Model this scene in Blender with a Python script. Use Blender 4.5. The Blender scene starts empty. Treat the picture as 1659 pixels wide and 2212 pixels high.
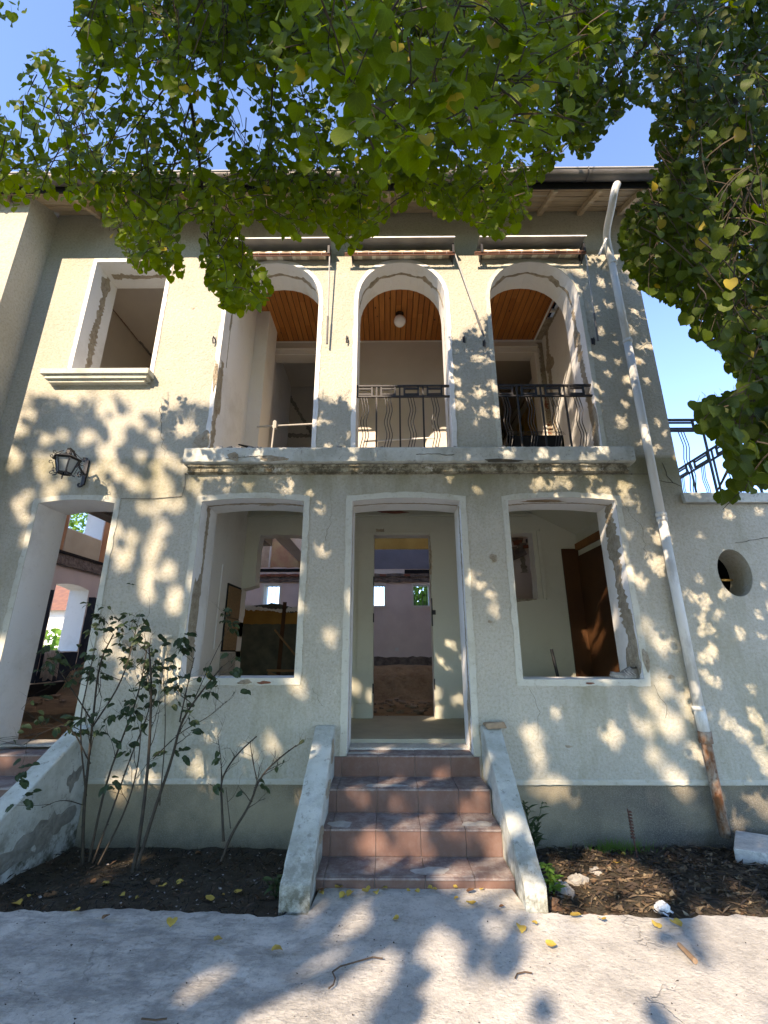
import bpy, bmesh, math, random
import numpy as np
from mathutils import Vector, Matrix
from mathutils.geometry import tessellate_polygon
random.seed(7); rng = np.random.default_rng(11)
R = math.radians
S = bpy.context.scene
# ------------------------------------------------------------------ camera
EYE = 1.435; PITCH = R(17.23); YAW = R(0.5); FOC = 964.0      # pixels of a 1659 px wide picture
cd = bpy.data.cameras.new('camera'); cam = bpy.data.objects.new('camera', cd); S.collection.objects.link(cam)
cd.sensor_fit = 'HORIZONTAL'; cd.sensor_width = 36.0; cd.lens = 36.0*FOC/1659.0
cd.clip_start = 0.05; cd.clip_end = 2000
cam.location = (0, 0, EYE); cam.rotation_euler = (R(90)+PITCH, 0, YAW)
S.camera = cam
S.render.resolution_x = 768; S.render.resolution_y = 1024
# ------------------------------------------------------------------ light
SD = Vector((-0.48, -1.0, 0.70)).normalized()                   # towards the sun
w = bpy.data.worlds.new('World'); S.world = w; w.use_nodes = True
nt = w.node_tree; nt.nodes.clear()
sky = nt.nodes.new('ShaderNodeTexSky'); sky.sky_type = 'NISHITA'; sky.sun_disc = False
sky.sun_elevation = math.asin(SD.z); sky.sun_rotation = math.atan2(SD.x, SD.y)
sky.altitude = 1200; sky.air_density = 0.88; sky.dust_density = 0.0; sky.ozone_density = 10.0
bg = nt.nodes.new('ShaderNodeBackground'); bg.inputs[1].default_value = 0.15
wo = nt.nodes.new('ShaderNodeOutputWorld')
nt.links.new(sky.outputs[0], bg.inputs[0]); nt.links.new(bg.outputs[0], wo.inputs[0])
sl = bpy.data.lights.new('sun', 'SUN'); sl.energy = 2.0; sl.angle = R(0.53); sl.color = (0.885, 0.88, 0.875)
so = bpy.data.objects.new('sun', sl); S.collection.objects.link(so)
so.rotation_euler = (-SD).to_track_quat('-Z', 'Y').to_euler()
S.view_settings.view_transform = 'Standard'; S.view_settings.look = 'None'
S.view_settings.gamma = 1.0; S.view_settings.use_curve_mapping = False
S.view_settings.exposure = 2.48
try:
    S.view_settings.use_white_balance = True; S.view_settings.white_balance_temperature = 10000; S.view_settings.white_balance_tint = 18
except Exception: pass
S.render.engine = 'CYCLES'
try:
    S.cycles.max_bounces = 10; S.cycles.diffuse_bounces = 7; S.cycles.transmission_bounces = 4
except Exception: pass

# ------------------------------------------------------------------ helpers
CT, ST = math.cos(PITCH), math.sin(PITCH); CY, SY = math.cos(YAW), math.sin(YAW)
def ray(px, py):
    x = (px-829.5)/FOC; u = (1106-py)/FOC
    fy = CT-u*ST; fz = ST+u*CT
    return (x*CY-fy*SY, x*SY+fy*CY, fz)
def at(px, py, Y):
    r = ray(px, py); t = Y/r[1]; return Vector((r[0]*t, Y, EYE+r[2]*t))
def proj(P):
    P = np.atleast_2d(P)
    X = P[:, 0]; Y = P[:, 1]; Z = P[:, 2]-EYE
    x = X*CY+Y*SY; y = -X*SY+Y*CY
    f = y*CT+Z*ST; u = -y*ST+Z*CT
    f = np.where(f < 0.05, 0.05, f)
    return 829.5+FOC*x/f, 1106-FOC*u/f, f

LOC = {}
def thing(name, label, cat, loc=(0, 0, 0), group=None):
    o = bpy.data.objects.new(name, None); S.collection.objects.link(o); o.location = loc
    o.empty_display_size = 0.1
    o['label'] = label; o['category'] = cat
    if group: o['group'] = group
    LOC[o] = Vector(loc); return o
def tag(o, label, cat, group=None):
    o['label'] = label; o['category'] = cat
    if group: o['group'] = group
    return o
def kind(o, k): o['kind'] = k; return o

class MB:
    def __init__(s): s.v = []; s.f = []; s.m = []; s.smooth = False
    def add(s, vs, fs, m=0):
        n = len(s.v); s.v += [tuple(p) for p in vs]
        for f in fs: s.f.append(tuple(n+i for i in f)); s.m.append(m)
        return s
    def box(s, x0, x1, y0, y1, z0, z1, m=0, jit=0.0):
        j = lambda: random.uniform(-jit, jit)
        vs = [(x+j(), y+j(), z+j()) for z in (z0, z1) for y in (y0, y1) for x in (x0, x1)]
        return s.add(vs, [(0, 2, 3, 1), (4, 5, 7, 6), (0, 1, 5, 4), (2, 6, 7, 3), (0, 4, 6, 2), (1, 3, 7, 5)], m)
    def bar(s, a, b, w, h, m=0, up=(0, 0, 1)):
        a = Vector(a); b = Vector(b); d = (b-a).normalized(); up = Vector(up)
        if abs(d.dot(up)) > 0.98: up = Vector((0, 1, 0))
        r = d.cross(up).normalized()*(w/2); u = r.cross(d).normalized()*(h/2)
        vs = [a-r-u, a+r-u, a+r+u, a-r+u, b-r-u, b+r-u, b+r+u, b-r+u]
        return s.add(vs, [(0, 1, 2, 3), (7, 6, 5, 4), (0, 4, 5, 1), (1, 5, 6, 2), (2, 6, 7, 3), (3, 7, 4, 0)], m)
    def tube(s, pts, rad, n=8, m=0, caps=True):
        pts = [Vector(p) for p in pts]; k = len(pts)
        if not hasattr(rad, '__len__'): rad = [rad]*k
        ref = None; rings = []
        for i in range(k):
            d = (pts[min(i+1, k-1)]-pts[max(i-1, 0)])
            d = d.normalized() if d.length > 1e-9 else Vector((0, 0, 1))
            if ref is None: ref = Vector((1, 0, 0)) if abs(d.x) < 0.8 else Vector((0, 1, 0))
            a = (ref-d*ref.dot(d)).normalized(); b = d.cross(a); ref = a
            rings.append([pts[i]+(a*math.cos(2*math.pi*j/n)+b*math.sin(2*math.pi*j/n))*rad[i] for j in range(n)])
        vs = [p for r_ in rings for p in r_]; fs = []
        for i in range(k-1):
            for j in range(n):
                fs.append((i*n+j, i*n+(j+1) % n, (i+1)*n+(j+1) % n, (i+1)*n+j))
        if caps: fs += [tuple(range(n))[::-1], tuple((k-1)*n+j for j in range(n))]
        return s.add(vs, fs, m)
    def lathe(s, prof, c, n=16, m=0):
        vs = [(c[0]+r*math.cos(2*math.pi*j/n), c[1]+r*math.sin(2*math.pi*j/n), c[2]+z) for r, z in prof for j in range(n)]
        fs = [(i*n+j, i*n+(j+1) % n, (i+1)*n+(j+1) % n, (i+1)*n+j) for i in range(len(prof)-1) for j in range(n)]
        return s.add(vs, fs, m)
    def poly(s, outer, holes, y0, y1, m=0, mh=None, xf=None):
        """polygon with holes in (x, z), extruded from y0 to y1; xf maps (x, y, z)"""
        if mh is None: mh = m
        loops = [[Vector((p[0], p[1], 0)) for p in L] for L in [outer]+list(holes)]
        tris = tessellate_polygon(loops); flat = [p for L in loops for p in L]
        n = len(flat); vs = [(p.x, y0, p.y) for p in flat]+[(p.x, y1, p.y) for p in flat]
        if xf: vs = [xf(*p) for p in vs]
        fs = [tuple(t) for t in tris]+[tuple(n+i for i in reversed(t)) for t in tris]
        s.add(vs, fs, m); base = len(s.v)-2*n; o = 0
        for li, L in enumerate(loops):
            k = len(L)
            for i in range(k):
                a = base+o+i; b = base+o+(i+1) % k
                s.f.append((a, b, b+n, a+n)); s.m.append(m if li == 0 else mh)
            o += k
        return s
    def build(s, name, mats, parent=None, smooth=False, bevel=0):
        me = bpy.data.meshes.new(name)
        off = Vector((0, 0, 0))
        p = parent
        while p is not None:
            if p in LOC: off = LOC[p]; break
            p = p.parent
        me.from_pydata([(a-off.x, b-off.y, c-off.z) for a, b, c in s.v], [], s.f)
        if not isinstance(mats, (list, tuple)): mats = [mats]
        for m_ in mats: me.materials.append(m_)
        if len(mats) > 1: me.polygons.foreach_set('material_index', s.m)
        bm = bmesh.new(); bm.from_mesh(me); bmesh.ops.recalc_face_normals(bm, faces=bm.faces)
        if bevel:
            bmesh.ops.remove_doubles(bm, verts=bm.verts, dist=1e-5)
            bmesh.ops.bevel(bm, geom=[e for e in bm.edges if e.is_manifold and e.calc_face_angle(0) > 0.5], offset=bevel, segments=1, affect='EDGES')
        bm.to_mesh(me); bm.free()
        if smooth: me.polygons.foreach_set('use_smooth', [True]*len(me.polygons))
        o = bpy.data.objects.new(name, me); S.collection.objects.link(o)
        if parent: o.parent = parent
        return o
def copy_tree(o, parent=None):
    c = o.copy(); S.collection.objects.link(c)
    if parent: c.parent = parent
    for ch in list(o.children): copy_tree(ch, c)
    return c

# ------------------------------------------------------------------ materials
MC = {}
class N:
    def __init__(s, name):
        s.m = bpy.data.materials.new(name); s.m.use_nodes = True; s.t = s.m.node_tree; s.t.nodes.clear()
        s.geo = s.n('ShaderNodeNewGeometry'); s.pos = s.geo.outputs['Position']
    def n(s, typ, **kw):
        x = s.t.nodes.new(typ)
        for k, v in kw.items(): setattr(x, k, v)
        return x
    def l(s, a, b): s.t.links.new(a, b)
    def noise(s, scale, detail=4, rough=.55, vec=None, stretch=None):
        x = s.n('ShaderNodeTexNoise'); x.inputs['Scale'].default_value = scale; x.inputs['Detail'].default_value = detail
        x.inputs['Roughness'].default_value = rough
        src = vec or s.pos
        if stretch:
            mp = s.n('ShaderNodeMapping'); mp.inputs['Scale'].default_value = stretch; s.l(src, mp.inputs[0]); src = mp.outputs[0]
        s.l(src, x.inputs['Vector']); return x.outputs[0]
    def ramp(s, f, a, b, ca=0.0, cb=1.0):
        x = s.n('ShaderNodeMapRange'); x.inputs[1].default_value = a; x.inputs[2].default_value = b
        x.inputs[3].default_value = ca; x.inputs[4].default_value = cb; s.l(f, x.inputs[0]); return x.outputs[0]
    def mix(s, f, a, b):
        x = s.n('ShaderNodeMix', data_type='RGBA')
        for v, i in ((f, 0), (a, 6), (b, 7)):
            if isinstance(v, (int, float)): x.inputs[i].default_value = v
            elif isinstance(v, tuple): x.inputs[i].default_value = (*v, 1)
            else: s.l(v, x.inputs[i])
        return x.outputs[2]
    def math(s, op, a, b):
        x = s.n('ShaderNodeMath', operation=op)
        for v, i in ((a, 0), (b, 1)):
            if isinstance(v, (int, float)): x.inputs[i].default_value = v
            else: s.l(v, x.inputs[i])
        return x.outputs[0]
    def xyz(s):
        x = s.n('ShaderNodeSeparateXYZ'); s.l(s.pos, x.inputs[0]); return x.outputs
    def out(s, col, rough=.9, bump=None, bstr=.3, bdist=.01, metal=0, spec=.3):
        b = s.n('ShaderNodeBsdfPrincipled')
        if isinstance(col, tuple): b.inputs['Base Color'].default_value = (*col, 1)
        else: s.l(col, b.inputs['Base Color'])
        if isinstance(rough, (int, float)): b.inputs['Roughness'].default_value = rough
        else: s.l(rough, b.inputs['Roughness'])
        b.inputs['Metallic'].default_value = metal; b.inputs['Specular IOR Level'].default_value = spec
        if bump is not None:
            bp = s.n('ShaderNodeBump'); bp.inputs['Strength'].default_value = bstr; bp.inputs['Distance'].default_value = bdist
            s.l(bump, bp.inputs['Height']); s.l(bp.outputs[0], b.inputs['Normal'])
        o = s.n('ShaderNodeOutputMaterial'); s.l(b.outputs[0], o.inputs[0]); return s.m
def plain(name, c1, c2=None, scale=6, rough=.85, bscale=40, bstr=.25, bdist=.006, metal=0, spec=.3, stretch=None):
    if name in MC: return MC[name]
    g = N(name); c2 = c2 or tuple(x*.75 for x in c1)
    col = g.mix(g.ramp(g.noise(scale, 5, stretch=stretch), .35, .65), c1, c2)
    MC[name] = g.out(col, rough, g.noise(bscale, 5, stretch=stretch), bstr, bdist, metal, spec); return MC[name]
def randomised(name, c1, c2, rough=.7, grain=None, bstr=.2, spec=.3):
    """colour varies from object to object (tiles, planks)"""
    g = N(name); oi = g.n('ShaderNodeObjectInfo')
    col = g.mix(oi.outputs['Random'], c1, c2)
    if grain:
        col = g.mix(g.ramp(g.noise(grain[0], 5, stretch=grain[1]), .3, .75, 0, .6), col, tuple(x*.35 for x in c1))
    return g, col

def m_stucco():
    g = N('greenish_beige_stucco'); x, y, z = g.xyz()
    col = g.mix(g.ramp(g.noise(1.1, 5, .6), .35, .68), (.48, .46, .385), (.41, .392, .325))
    col = g.mix(g.ramp(g.noise(38, 4, .7), .46, .66, 0, .42), col, (.25, .235, .165))
    col = g.mix(g.ramp(g.noise(20, 4, .7), .56, .7, 0, .35), col, (.55, .53, .44))
    # rain and mould stains under the balcony slab and above the plinth
    st = g.math('MULTIPLY', g.ramp(z, 2.75, 3.24), g.ramp(z, 3.45, 3.40))
    st = g.math('MULTIPLY', st, g.ramp(g.noise(2.2, 6, .65, stretch=(1, 1, .35)), .36, .62))
    col = g.mix(g.math('MULTIPLY', st, .75), col, (.19, .175, .085))
    st2 = g.ramp(g.noise(1.3, 6, .7, stretch=(1, 1, .3)), 5.0e-1, .68, 0, .75)
    col = g.mix(g.math('MULTIPLY', st2, g.ramp(z, 5.5, 1.5)), col, (.26, .245, .15))
    st3 = g.math('MULTIPLY', g.ramp(g.noise(.9, 5, .6, stretch=(1.4, 1, .5)), .5, .62), g.ramp(z, 6.05, 6.5, 0, .5))
    col = g.mix(st3, col, (.25, .23, .17))
    h = g.math('ADD', g.noise(45, 4, .7), g.math('MULTIPLY', g.noise(14, 4), .8))
    return g.out(col, .95, h, .8, .016, spec=.15)
def m_plinth():
    g = N('weathered_plinth_render'); x, y, z = g.xyz()
    col = g.mix(g.ramp(g.noise(1.6, 6, .65), .4, .6), (.31, .265, .18), (.19, .165, .115))
    dk = g.math('MULTIPLY', g.ramp(x, 1.2, 2.3), g.ramp(g.noise(1.1, 4), .35, .6))
    col = g.mix(g.math('MULTIPLY', dk, .8), col, (.075, .072, .066))
    lo = g.math('MULTIPLY', g.ramp(z, .12, -.2), g.ramp(g.noise(5, 6, .7), .35, .6))
    col = g.mix(g.math('MULTIPLY', lo, .6), col, (.10, .085, .06))
    col = g.mix(g.ramp(g.noise(120, 3), .45, .7, 0, .5), col, (.32, .30, .25))
    return g.out(col, .95, g.noise(85, 5, .7), .6, .012, spec=.15)
def m_white(name, base=(.66, .67, .63), dirt=(.36, .34, .28), amt=.45, bs=.2):
    g = N(name)
    col = g.mix(g.ramp(g.noise(1.7, 6, .7), .5, .72, 0, amt), base, dirt)
    col = g.mix(g.ramp(g.noise(28, 4, .7), .6, .75, 0, amt*.9), col, dirt)
    return g.out(col, .85, g.noise(30, 5), bs, .006, spec=.2)
def m_band(name, c, wall=(.41, .39, .31), amt=.55):
    g = N(name); col = g.mix(g.ramp(g.noise(3.5, 6, .75), .52, .60, 0, amt), c, wall); col = g.mix(g.ramp(g.noise(24, 5, .75), .55, .68, 0, .6), col, (.30, .27, .20))
    return g.out(col, .88, g.noise(26, 6, .75), .5, .008, spec=.2)
def m_bare(name='bare_mortar', a=(.50, .435, .335), b=(.33, .27, .195)):
    g = N(name)
    col = g.mix(g.ramp(g.noise(14, 6, .7), .35, .65), a, b)
    col = g.mix(g.ramp(g.noise(60, 3), .60, .68, 0, .5), col, (.12, .095, .07))
    return g.out(col, 1.0, g.noise(38, 6, .75), 1.0, .03, spec=.05)
def m_concrete():
    g = N('worn_concrete'); x, y, z = g.xyz()
    col = g.mix(g.ramp(g.noise(.8, 6, .62), .38, .62), (.58, .555, .505), (.43, .415, .38))
    col = g.mix(g.ramp(g.noise(5.5, 7, .75), .45, .7, 0, .75), col, (.27, .265, .25))
    col = g.mix(g.ramp(g.noise(11, 6, .8, stretch=(1, 1.6, 1)), .57, .66, 0, .55), col, (.52, .51, .48))
    col = g.mix(g.ramp(g.noise(42, 4, .75), .52, .68, 0, .5), col, (.19, .185, .17)); col = g.mix(g.ramp(g.noise(70, 3, .7), .62, .7, 0, .6), col, (.6, .58, .53))
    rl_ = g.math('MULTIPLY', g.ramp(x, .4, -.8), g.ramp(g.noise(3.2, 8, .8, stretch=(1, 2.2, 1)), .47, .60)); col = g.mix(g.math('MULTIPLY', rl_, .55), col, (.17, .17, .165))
    vo = g.n('ShaderNodeTexVoronoi', feature='DISTANCE_TO_EDGE'); vo.inputs['Scale'].default_value = 1.1
    wv = g.n('ShaderNodeVectorMath', operation='ADD'); nz = g.n('ShaderNodeTexNoise'); nz.inputs['Scale'].default_value = 3; nz.inputs['Detail'].default_value = 6
    g.l(g.pos, nz.inputs['Vector']); g.l(g.pos, wv.inputs[0]); g.l(nz.outputs[1], wv.inputs[1]); g.l(wv.outputs[0], vo.inputs['Vector'])
    crack = g.math('MULTIPLY', g.ramp(vo.outputs[0], .012, .0), g.ramp(g.noise(1.3, 3), .48, .6))
    col = g.mix(g.math('MULTIPLY', crack, .35), col, (.10, .095, .085))
    h = g.math('ADD', g.math('MULTIPLY', g.noise(6, 8, .7), .55), g.math('MULTIPLY', g.noise(45, 5, .7), .45))
    h = g.math('SUBTRACT', h, g.math('MULTIPLY', crack, .4))
    h = g.math('ADD', h, g.math('MULTIPLY', rl_, -.5))
    return g.out(col, .93, h, .6, .03, spec=.2)
def m_soil():
    g = N('dark_garden_soil')
    col = g.mix(g.ramp(g.noise(9, 7, .75), .35, .65), (.15, .13, .10), (.085, .073, .056))
    col = g.mix(g.ramp(g.noise(75, 3), .66, .70), col, (.22, .20, .17))
    return g.out(col, 1, g.noise(30, 8, .8), 1.0, .05, spec=.05)
def m_earth():
    g = N('ochre_dug_earth')
    col = g.mix(g.ramp(g.noise(4, 7, .7), .35, .65), (.46, .32, .19), (.30, .19, .11))
    col = g.mix(g.ramp(g.noise(22, 5, .7), .58, .68, 0, .7), col, (.42, .31, .19))
    return g.out(col, 1, g.noise(12, 8, .75), 1.0, .08, spec=.05)
def m_leaf(name, dark, mid, light, yellow=(.42, .33, .06), trans=.42):
    g = N(name)
    at_ = g.n('ShaderNodeAttribute', attribute_name='tint'); f = at_.outputs['Fac']
    col = g.mix(g.ramp(f, 0, .5), dark, mid); col = g.mix(g.ramp(f, .5, .9), col, light)
    col = g.mix(g.ramp(f, .955, .965), col, yellow)
    uv = g.n('ShaderNodeUVMap'); sp = g.n('ShaderNodeSeparateXYZ'); g.l(uv.outputs[0], sp.inputs[0])
    au = g.math('ABSOLUTE', sp.outputs[0], 0)
    mid_rib = g.ramp(au, .035, .0)
    wv = g.math('SINE', g.math('SUBTRACT', g.math('MULTIPLY', sp.outputs[1], 26), g.math('MULTIPLY', au, 24)), 0)
    side = g.ramp(wv, .86, 1.0)
    vein = g.math('MAXIMUM', mid_rib, side)
    col = g.mix(g.math('MULTIPLY', vein, .14), col, tuple(min(1, c*1.9+.02) for c in light))
    d = g.n('ShaderNodeBsdfPrincipled'); g.l(col, d.inputs['Base Color']); d.inputs['Roughness'].default_value = .55; d.inputs['Specular IOR Level'].default_value = .25
    tr = g.n('ShaderNodeBsdfTranslucent')
    hs = g.n('ShaderNodeHueSaturation'); hs.inputs['Hue'].default_value = .485; hs.inputs['Saturation'].default_value = 1.12; hs.inputs['Value'].default_value = 1.7; g.l(col, hs.inputs['Color'])
    g.l(hs.outputs[0], tr.inputs[0])
    mx = g.n('ShaderNodeMixShader'); mx.inputs[0].default_value = trans
    g.l(d.outputs[0], mx.inputs[1]); g.l(tr.outputs[0], mx.inputs[2])
    o = g.n('ShaderNodeOutputMaterial'); g.l(mx.outputs[0], o.inputs[0]); return g.m
def m_pine():
    g, col = randomised('varnished_pine', (.56, .21, .055), (.40, .13, .032), grain=(5, (9, .7, 9)))
    kn = g.n('ShaderNodeTexVoronoi'); kn.inputs['Scale'].default_value = 3.2
    mp = g.n('ShaderNodeMapping'); mp.inputs['Scale'].default_value = (2.2, 1, 1); g.l(g.pos, mp.inputs[0]); g.l(mp.outputs[0], kn.inputs['Vector'])
    col = g.mix(g.ramp(kn.outputs['Distance'], .095, .05), col, (.045, .014, .006))
    return g.out(col, .5, g.noise(12, 4, stretch=(8, .5, 8)), .15, .004, spec=.35)
def m_board():
    g, col = randomised('weathered_soffit_board', (.66, .50, .33), (.52, .39, .26), grain=(4, (.8, 7, 7)))
    col = g.mix(g.ramp(g.noise(3, 4, stretch=(.6, 6, 6)), .55, .75, 0, .6), col, (.62, .58, .48))
    return g.out(col, .85, g.noise(14, 4, stretch=(.4, 7, 7)), .4, .005)
def m_tile(name, c1, c2, dust):
    g, col = randomised(name, c1, c2)
    col = g.mix(g.ramp(g.noise(8, 7, .75), .44, .62, 0, dust), col, (.36, .335, .315))
    col = g.mix(g.ramp(g.noise(40, 5, .7), .55, .7, 0, dust*.7), col, (.40, .385, .37))
    return g.out(col, .8, g.noise(50, 5), .25, .003)
def m_rust():
    g = N('rusty_cast_iron')
    col = g.mix(g.ramp(g.noise(7, 6, .7, stretch=(1, 1, .35)), .42, .6), (.20, .075, .03), (.34, .30, .24))
    col = g.mix(g.ramp(g.noise(30, 5), .55, .7, 0, .8), col, (.09, .03, .015))
    return g.out(col, .9, g.noise(45, 5), .6, .008)
def m_pipe():
    g = N('peeling_white_pipe_paint')
    col = g.mix(g.ramp(g.noise(4, 6, .7, stretch=(1, 1, .3)), .54, .64, 0, .8), (.62, .63, .59), (.40, .40, .36))
    col = g.mix(g.ramp(g.noise(16, 5, .75), .66, .70), col, (.15, .13, .10))
    return g.out(col, .6, g.noise(30, 4), .2, .004)
def m_cheek():
    g = N('flaking_painted_concrete'); x, y, z = g.xyz()
    col = g.mix(g.ramp(g.noise(3, 7, .7), .4, .62), (.52, .54, .49), (.36, .37, .32))
    col = g.mix(g.ramp(g.noise(17, 6, .8), .57, .63, 0, .75), col, (.22, .22, .195))
    lo = g.math('MULTIPLY', g.ramp(z, .35, .02), g.ramp(g.noise(7, 6, .7), .42, .6))
    col = g.mix(lo, col, (.10, .095, .065))
    return g.out(col, .9, g.noise(24, 7, .75), .7, .012)
def m_fabric():
    g = N('striped_awning_canvas'); x, y, z = g.xyz()
    s1 = g.ramp(g.math('SINE', g.math('MULTIPLY', x, 44), 0), .1, .2); s2 = g.ramp(g.math('SINE', g.math('MULTIPLY', x, 19), 0), .35, .45)
    col = g.mix(s1, (.74, .68, .54), (.55, .45, .33)); col = g.mix(g.math('MULTIPLY', s2, .8), col, (.26, .22, .16))
    return g.out(col, .9, g.noise(200, 2), .1, .002)
STUCCO = m_stucco(); PLINTH = m_plinth(); WHITE = m_white('white_limewash', (.72, .72, .69), (.44, .41, .35)); BAND = m_band('pale_green_white_shaded_trim', (.50, .50, .425)); LEDGE = m_band('dusty_ledge_paint', (.45, .44, .37), amt=.8)
INNER = m_white('off_white_interior_plaster', (.74, .71, .65), (.50, .45, .37), .4)
GREENW = m_white('pale_green_porch_paint', (.56, .56, .46), (.42, .40, .31), .4)
BARE = m_bare(); CONC = m_concrete(); SOIL = m_soil(); EARTH = m_earth(); PINE = m_pine(); BOARD = m_board()
RISER = m_tile('terracotta_riser_tile', (.18, .097, .074), (.15, .082, .064), .10)
TREAD = m_tile('dusty_purple_brown_tread_tile', (.21, .145, .13), (.165, .115, .105), .6)
GROUT = plain('dirty_grout', (.36, .33, .29)); RUST = m_rust(); PIPE = m_pipe(); CHEEK = m_cheek(); CANVAS = m_fabric()
BLACK = plain('black_painted_iron', (.014, .014, .015), (.02, .02, .022), rough=.5, bstr=.1, spec=.5)
GREYM = plain('grey_galvanised_sheet', (.36, .365, .37), (.28, .285, .29), 3, .45, metal=.3, spec=.5)
ZINC = plain('stained_zinc_gutter', (.20, .19, .175), (.09, .085, .08), 4, .55, metal=.4, spec=.5, stretch=(.6, 1, 3))
BROWNM = plain('brown_painted_metal', (.21, .10, .07), (.15, .07, .05), rough=.5)
PINKW = plain('faded_pink_plaster', (.78, .69, .64), (.70, .61, .57), 2.5)
ORANGE = plain('peeling_orange_paint', (.52, .27, .14), (.42, .20, .10), 2.2)
NAVY = plain('dark_navy_paint', (.028, .04, .06), (.02, .028, .045), 3)
OCHRE = plain('mustard_paint', (.46, .28, .07), (.38, .22, .05), 3)
BLUEG = plain('blue_grey_paint', (.20, .22, .26), (.17, .185, .22), 3)
DKGREEN = plain('dark_green_grey_paint', (.12, .12, .085), (.06, .06, .045), 4)
BRICKM = plain('red_brick', (.30, .11, .065), (.22, .085, .055), 10, bstr=.5)
MORTAR = plain('grey_rubble_mortar', (.24, .20, .17), (.12, .10, .085), 9, bstr=1, bdist=.03, bscale=20)
HARDB = plain('brown_hardboard', (.085, .033, .010), (.06, .022, .008), 2, .7)
DARK = plain('black_timber_and_void_shade', (.012, .011, .010)); WOOD = plain('raw_timber', (.30, .18, .09), (.2, .12, .06), 5, stretch=(1, 8, 8))  # DARK also paints the shade inside holes, slots and voids
GLOBE = plain('opal_glass', (.90, .90, .89), (.88, .88, .87), rough=.15, bstr=0, spec=.6)
FROST = plain('frosted_lantern_glass', (.30, .34, .35), (.24, .27, .28), 9, .3, bstr=.05, spec=.6)
BARK = plain('grey_brown_bark', (.085, .065, .045), (.045, .034, .025), 14, .95, bscale=50, bstr=.7, bdist=.01, stretch=(1, 1, .3))
CANE = plain('rose_cane_bark', (.06, .045, .03), (.035, .027, .02), 20, .9, bscale=60, bstr=.6)
LEAF = m_leaf('linden_leaf_green', (.075, .125, .009), (.115, .185, .014), (.16, .235, .022), trans=.55)
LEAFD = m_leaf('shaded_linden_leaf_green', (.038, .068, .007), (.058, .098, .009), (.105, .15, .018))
ROSEL = m_leaf('rose_leaf_green', (.022, .042, .020), (.032, .058, .024), (.06, .09, .03), trans=.25)
DRYY = plain('yellow_dry_leaf', (.50, .36, .08), (.38, .24, .05), 30, .8)
DRYB = plain('brown_dry_leaf', (.26, .13, .06), (.16, .08, .04), 30, .8)

# ================================================================== GROUND
g_ = MB(); g_.add([(-400, -400, -.62), (400, -400, -.62), (400, 400, -.62), (-400, 400, -.62)], [(0, 1, 2, 3)])
kind(g_.build('ground', plain('pale_bounce_yard', (.47, .42, .33), (.40, .36, .28), .5)), 'structure')  # pale warm tone set to bounce sunlight onto the shaded front
def nz(x, y, s=1.0):
    return (math.sin(x*1.7*s+.3)+math.sin(y*2.3*s+1.1)+math.sin((x+y)*3.1*s)*.6+math.sin((x*5.3-y*4.1)*s)*.35+math.sin((x*11.3+y*7.7)*s)*.18)/3.1
def sheet(name, x0, x1, y0, y1, nx, ny, zf, mat, yf=None, thick=.3):
    b = MB(); vs = []
    for j in range(ny+1):
        for i in range(nx+1):
            x = x0+(x1-x0)*i/nx; y = y0+(y1-y0)*j/ny
            if yf: y = yf(x, y)
            vs.append((x, y, zf(x, y)))
    fs = [(j*(nx+1)+i, j*(nx+1)+i+1, (j+1)*(nx+1)+i+1, (j+1)*(nx+1)+i) for j in range(ny) for i in range(nx)]
    b.add(vs, fs)
    # skirt at the far edge
    n = (nx+1)*ny; e = vs[n:]
    b.add(e+[(p[0], p[1]+.01, p[2]-thick) for p in e], [(i, i+1, nx+2+i, nx+1+i) for i in range(nx)])
    return kind(b.build(name, mat, smooth=True), 'structure')
def edge(x, y):
    if y < 3.0: return y
    k = .022*math.sin(x*3.1)+.012*math.sin(x*11)+.008*math.sin(x*29)+.006*math.sin(x*61)
    if -.46 < x < .78: return 3.40
    return 3.13+k
sheet('pavement', -14, 14, -9, 3.13, 900, 240, lambda x, y: .008*nz(x, y, 1.5)+.004*nz(x*2, y*2, 4)-.006, CONC, yf=lambda x, y: edge(x, y) if y > 3.1 else y)
def bedz(x, y):
    t = max(0, min(1, (y-3.12)/1.3)); z = -.05-.12*t+.016*nz(x, y, 5)+.012*nz(x+3, y, 13)
    if x > .9: z += .05*math.sin(min(1, (x-.9)/3)*3)*(1-abs(t-.4))
    return z
sheet('flower_bed_soil', -14, -.5, 3.05, 4.5, 420, 44, bedz, SOIL)
sheet('flower_bed_soil', .7, 14, 3.05, 4.5, 420, 44, bedz, SOIL)

# ================================================================== HOUSE
D = 4.42; TW = 0.43; DB = 4.85; BW = 6.25; BW2 = 6.47
house = thing('house', 'half gutted two storey house with arched loggia and greenish beige rendered walls', 'house', (0, D, 0))
def arch(x0, x1, z0, zs, rise, n=14, pw=2.0):
    c = (x0+x1)/2; a = (x1-x0)/2
    P = [(x0, z0), (x1, z0)]
    for i in range(n+1):
        t = math.pi*i/n; P.append((c+a*math.copysign(abs(math.cos(t))**(2/pw), math.cos(t)), zs+rise*abs(math.sin(t))**(2/pw)))
    return P
def seg(x0, x1, z0, z1, rise, n=8):
    P = [(x0, z0), (x1, z0)]
    for i in range(n+1):
        t = i/n; P.append((x1+(x0-x1)*t, z1+rise*(1-(2*t-1)**2)))
    return P
def rag(P, amp=.006, step=.07):
    out = []
    for i in range(len(P)):
        a = Vector(P[i]); b = Vector(P[(i+1) % len(P)]); k = max(1, int((b-a).length/step))
        for j in range(k):
            p = a.lerp(b, j/k); out.append((p.x+random.uniform(-amp, amp), p.y+random.uniform(-amp, amp)))
    return out
A = [(-1.95, -.83), (-.352, .708), (1.245, 2.325)]
arches = [arch(a, b, 3.50, 5.50, .575, 16, 2.15) for a, b in A]
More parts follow.
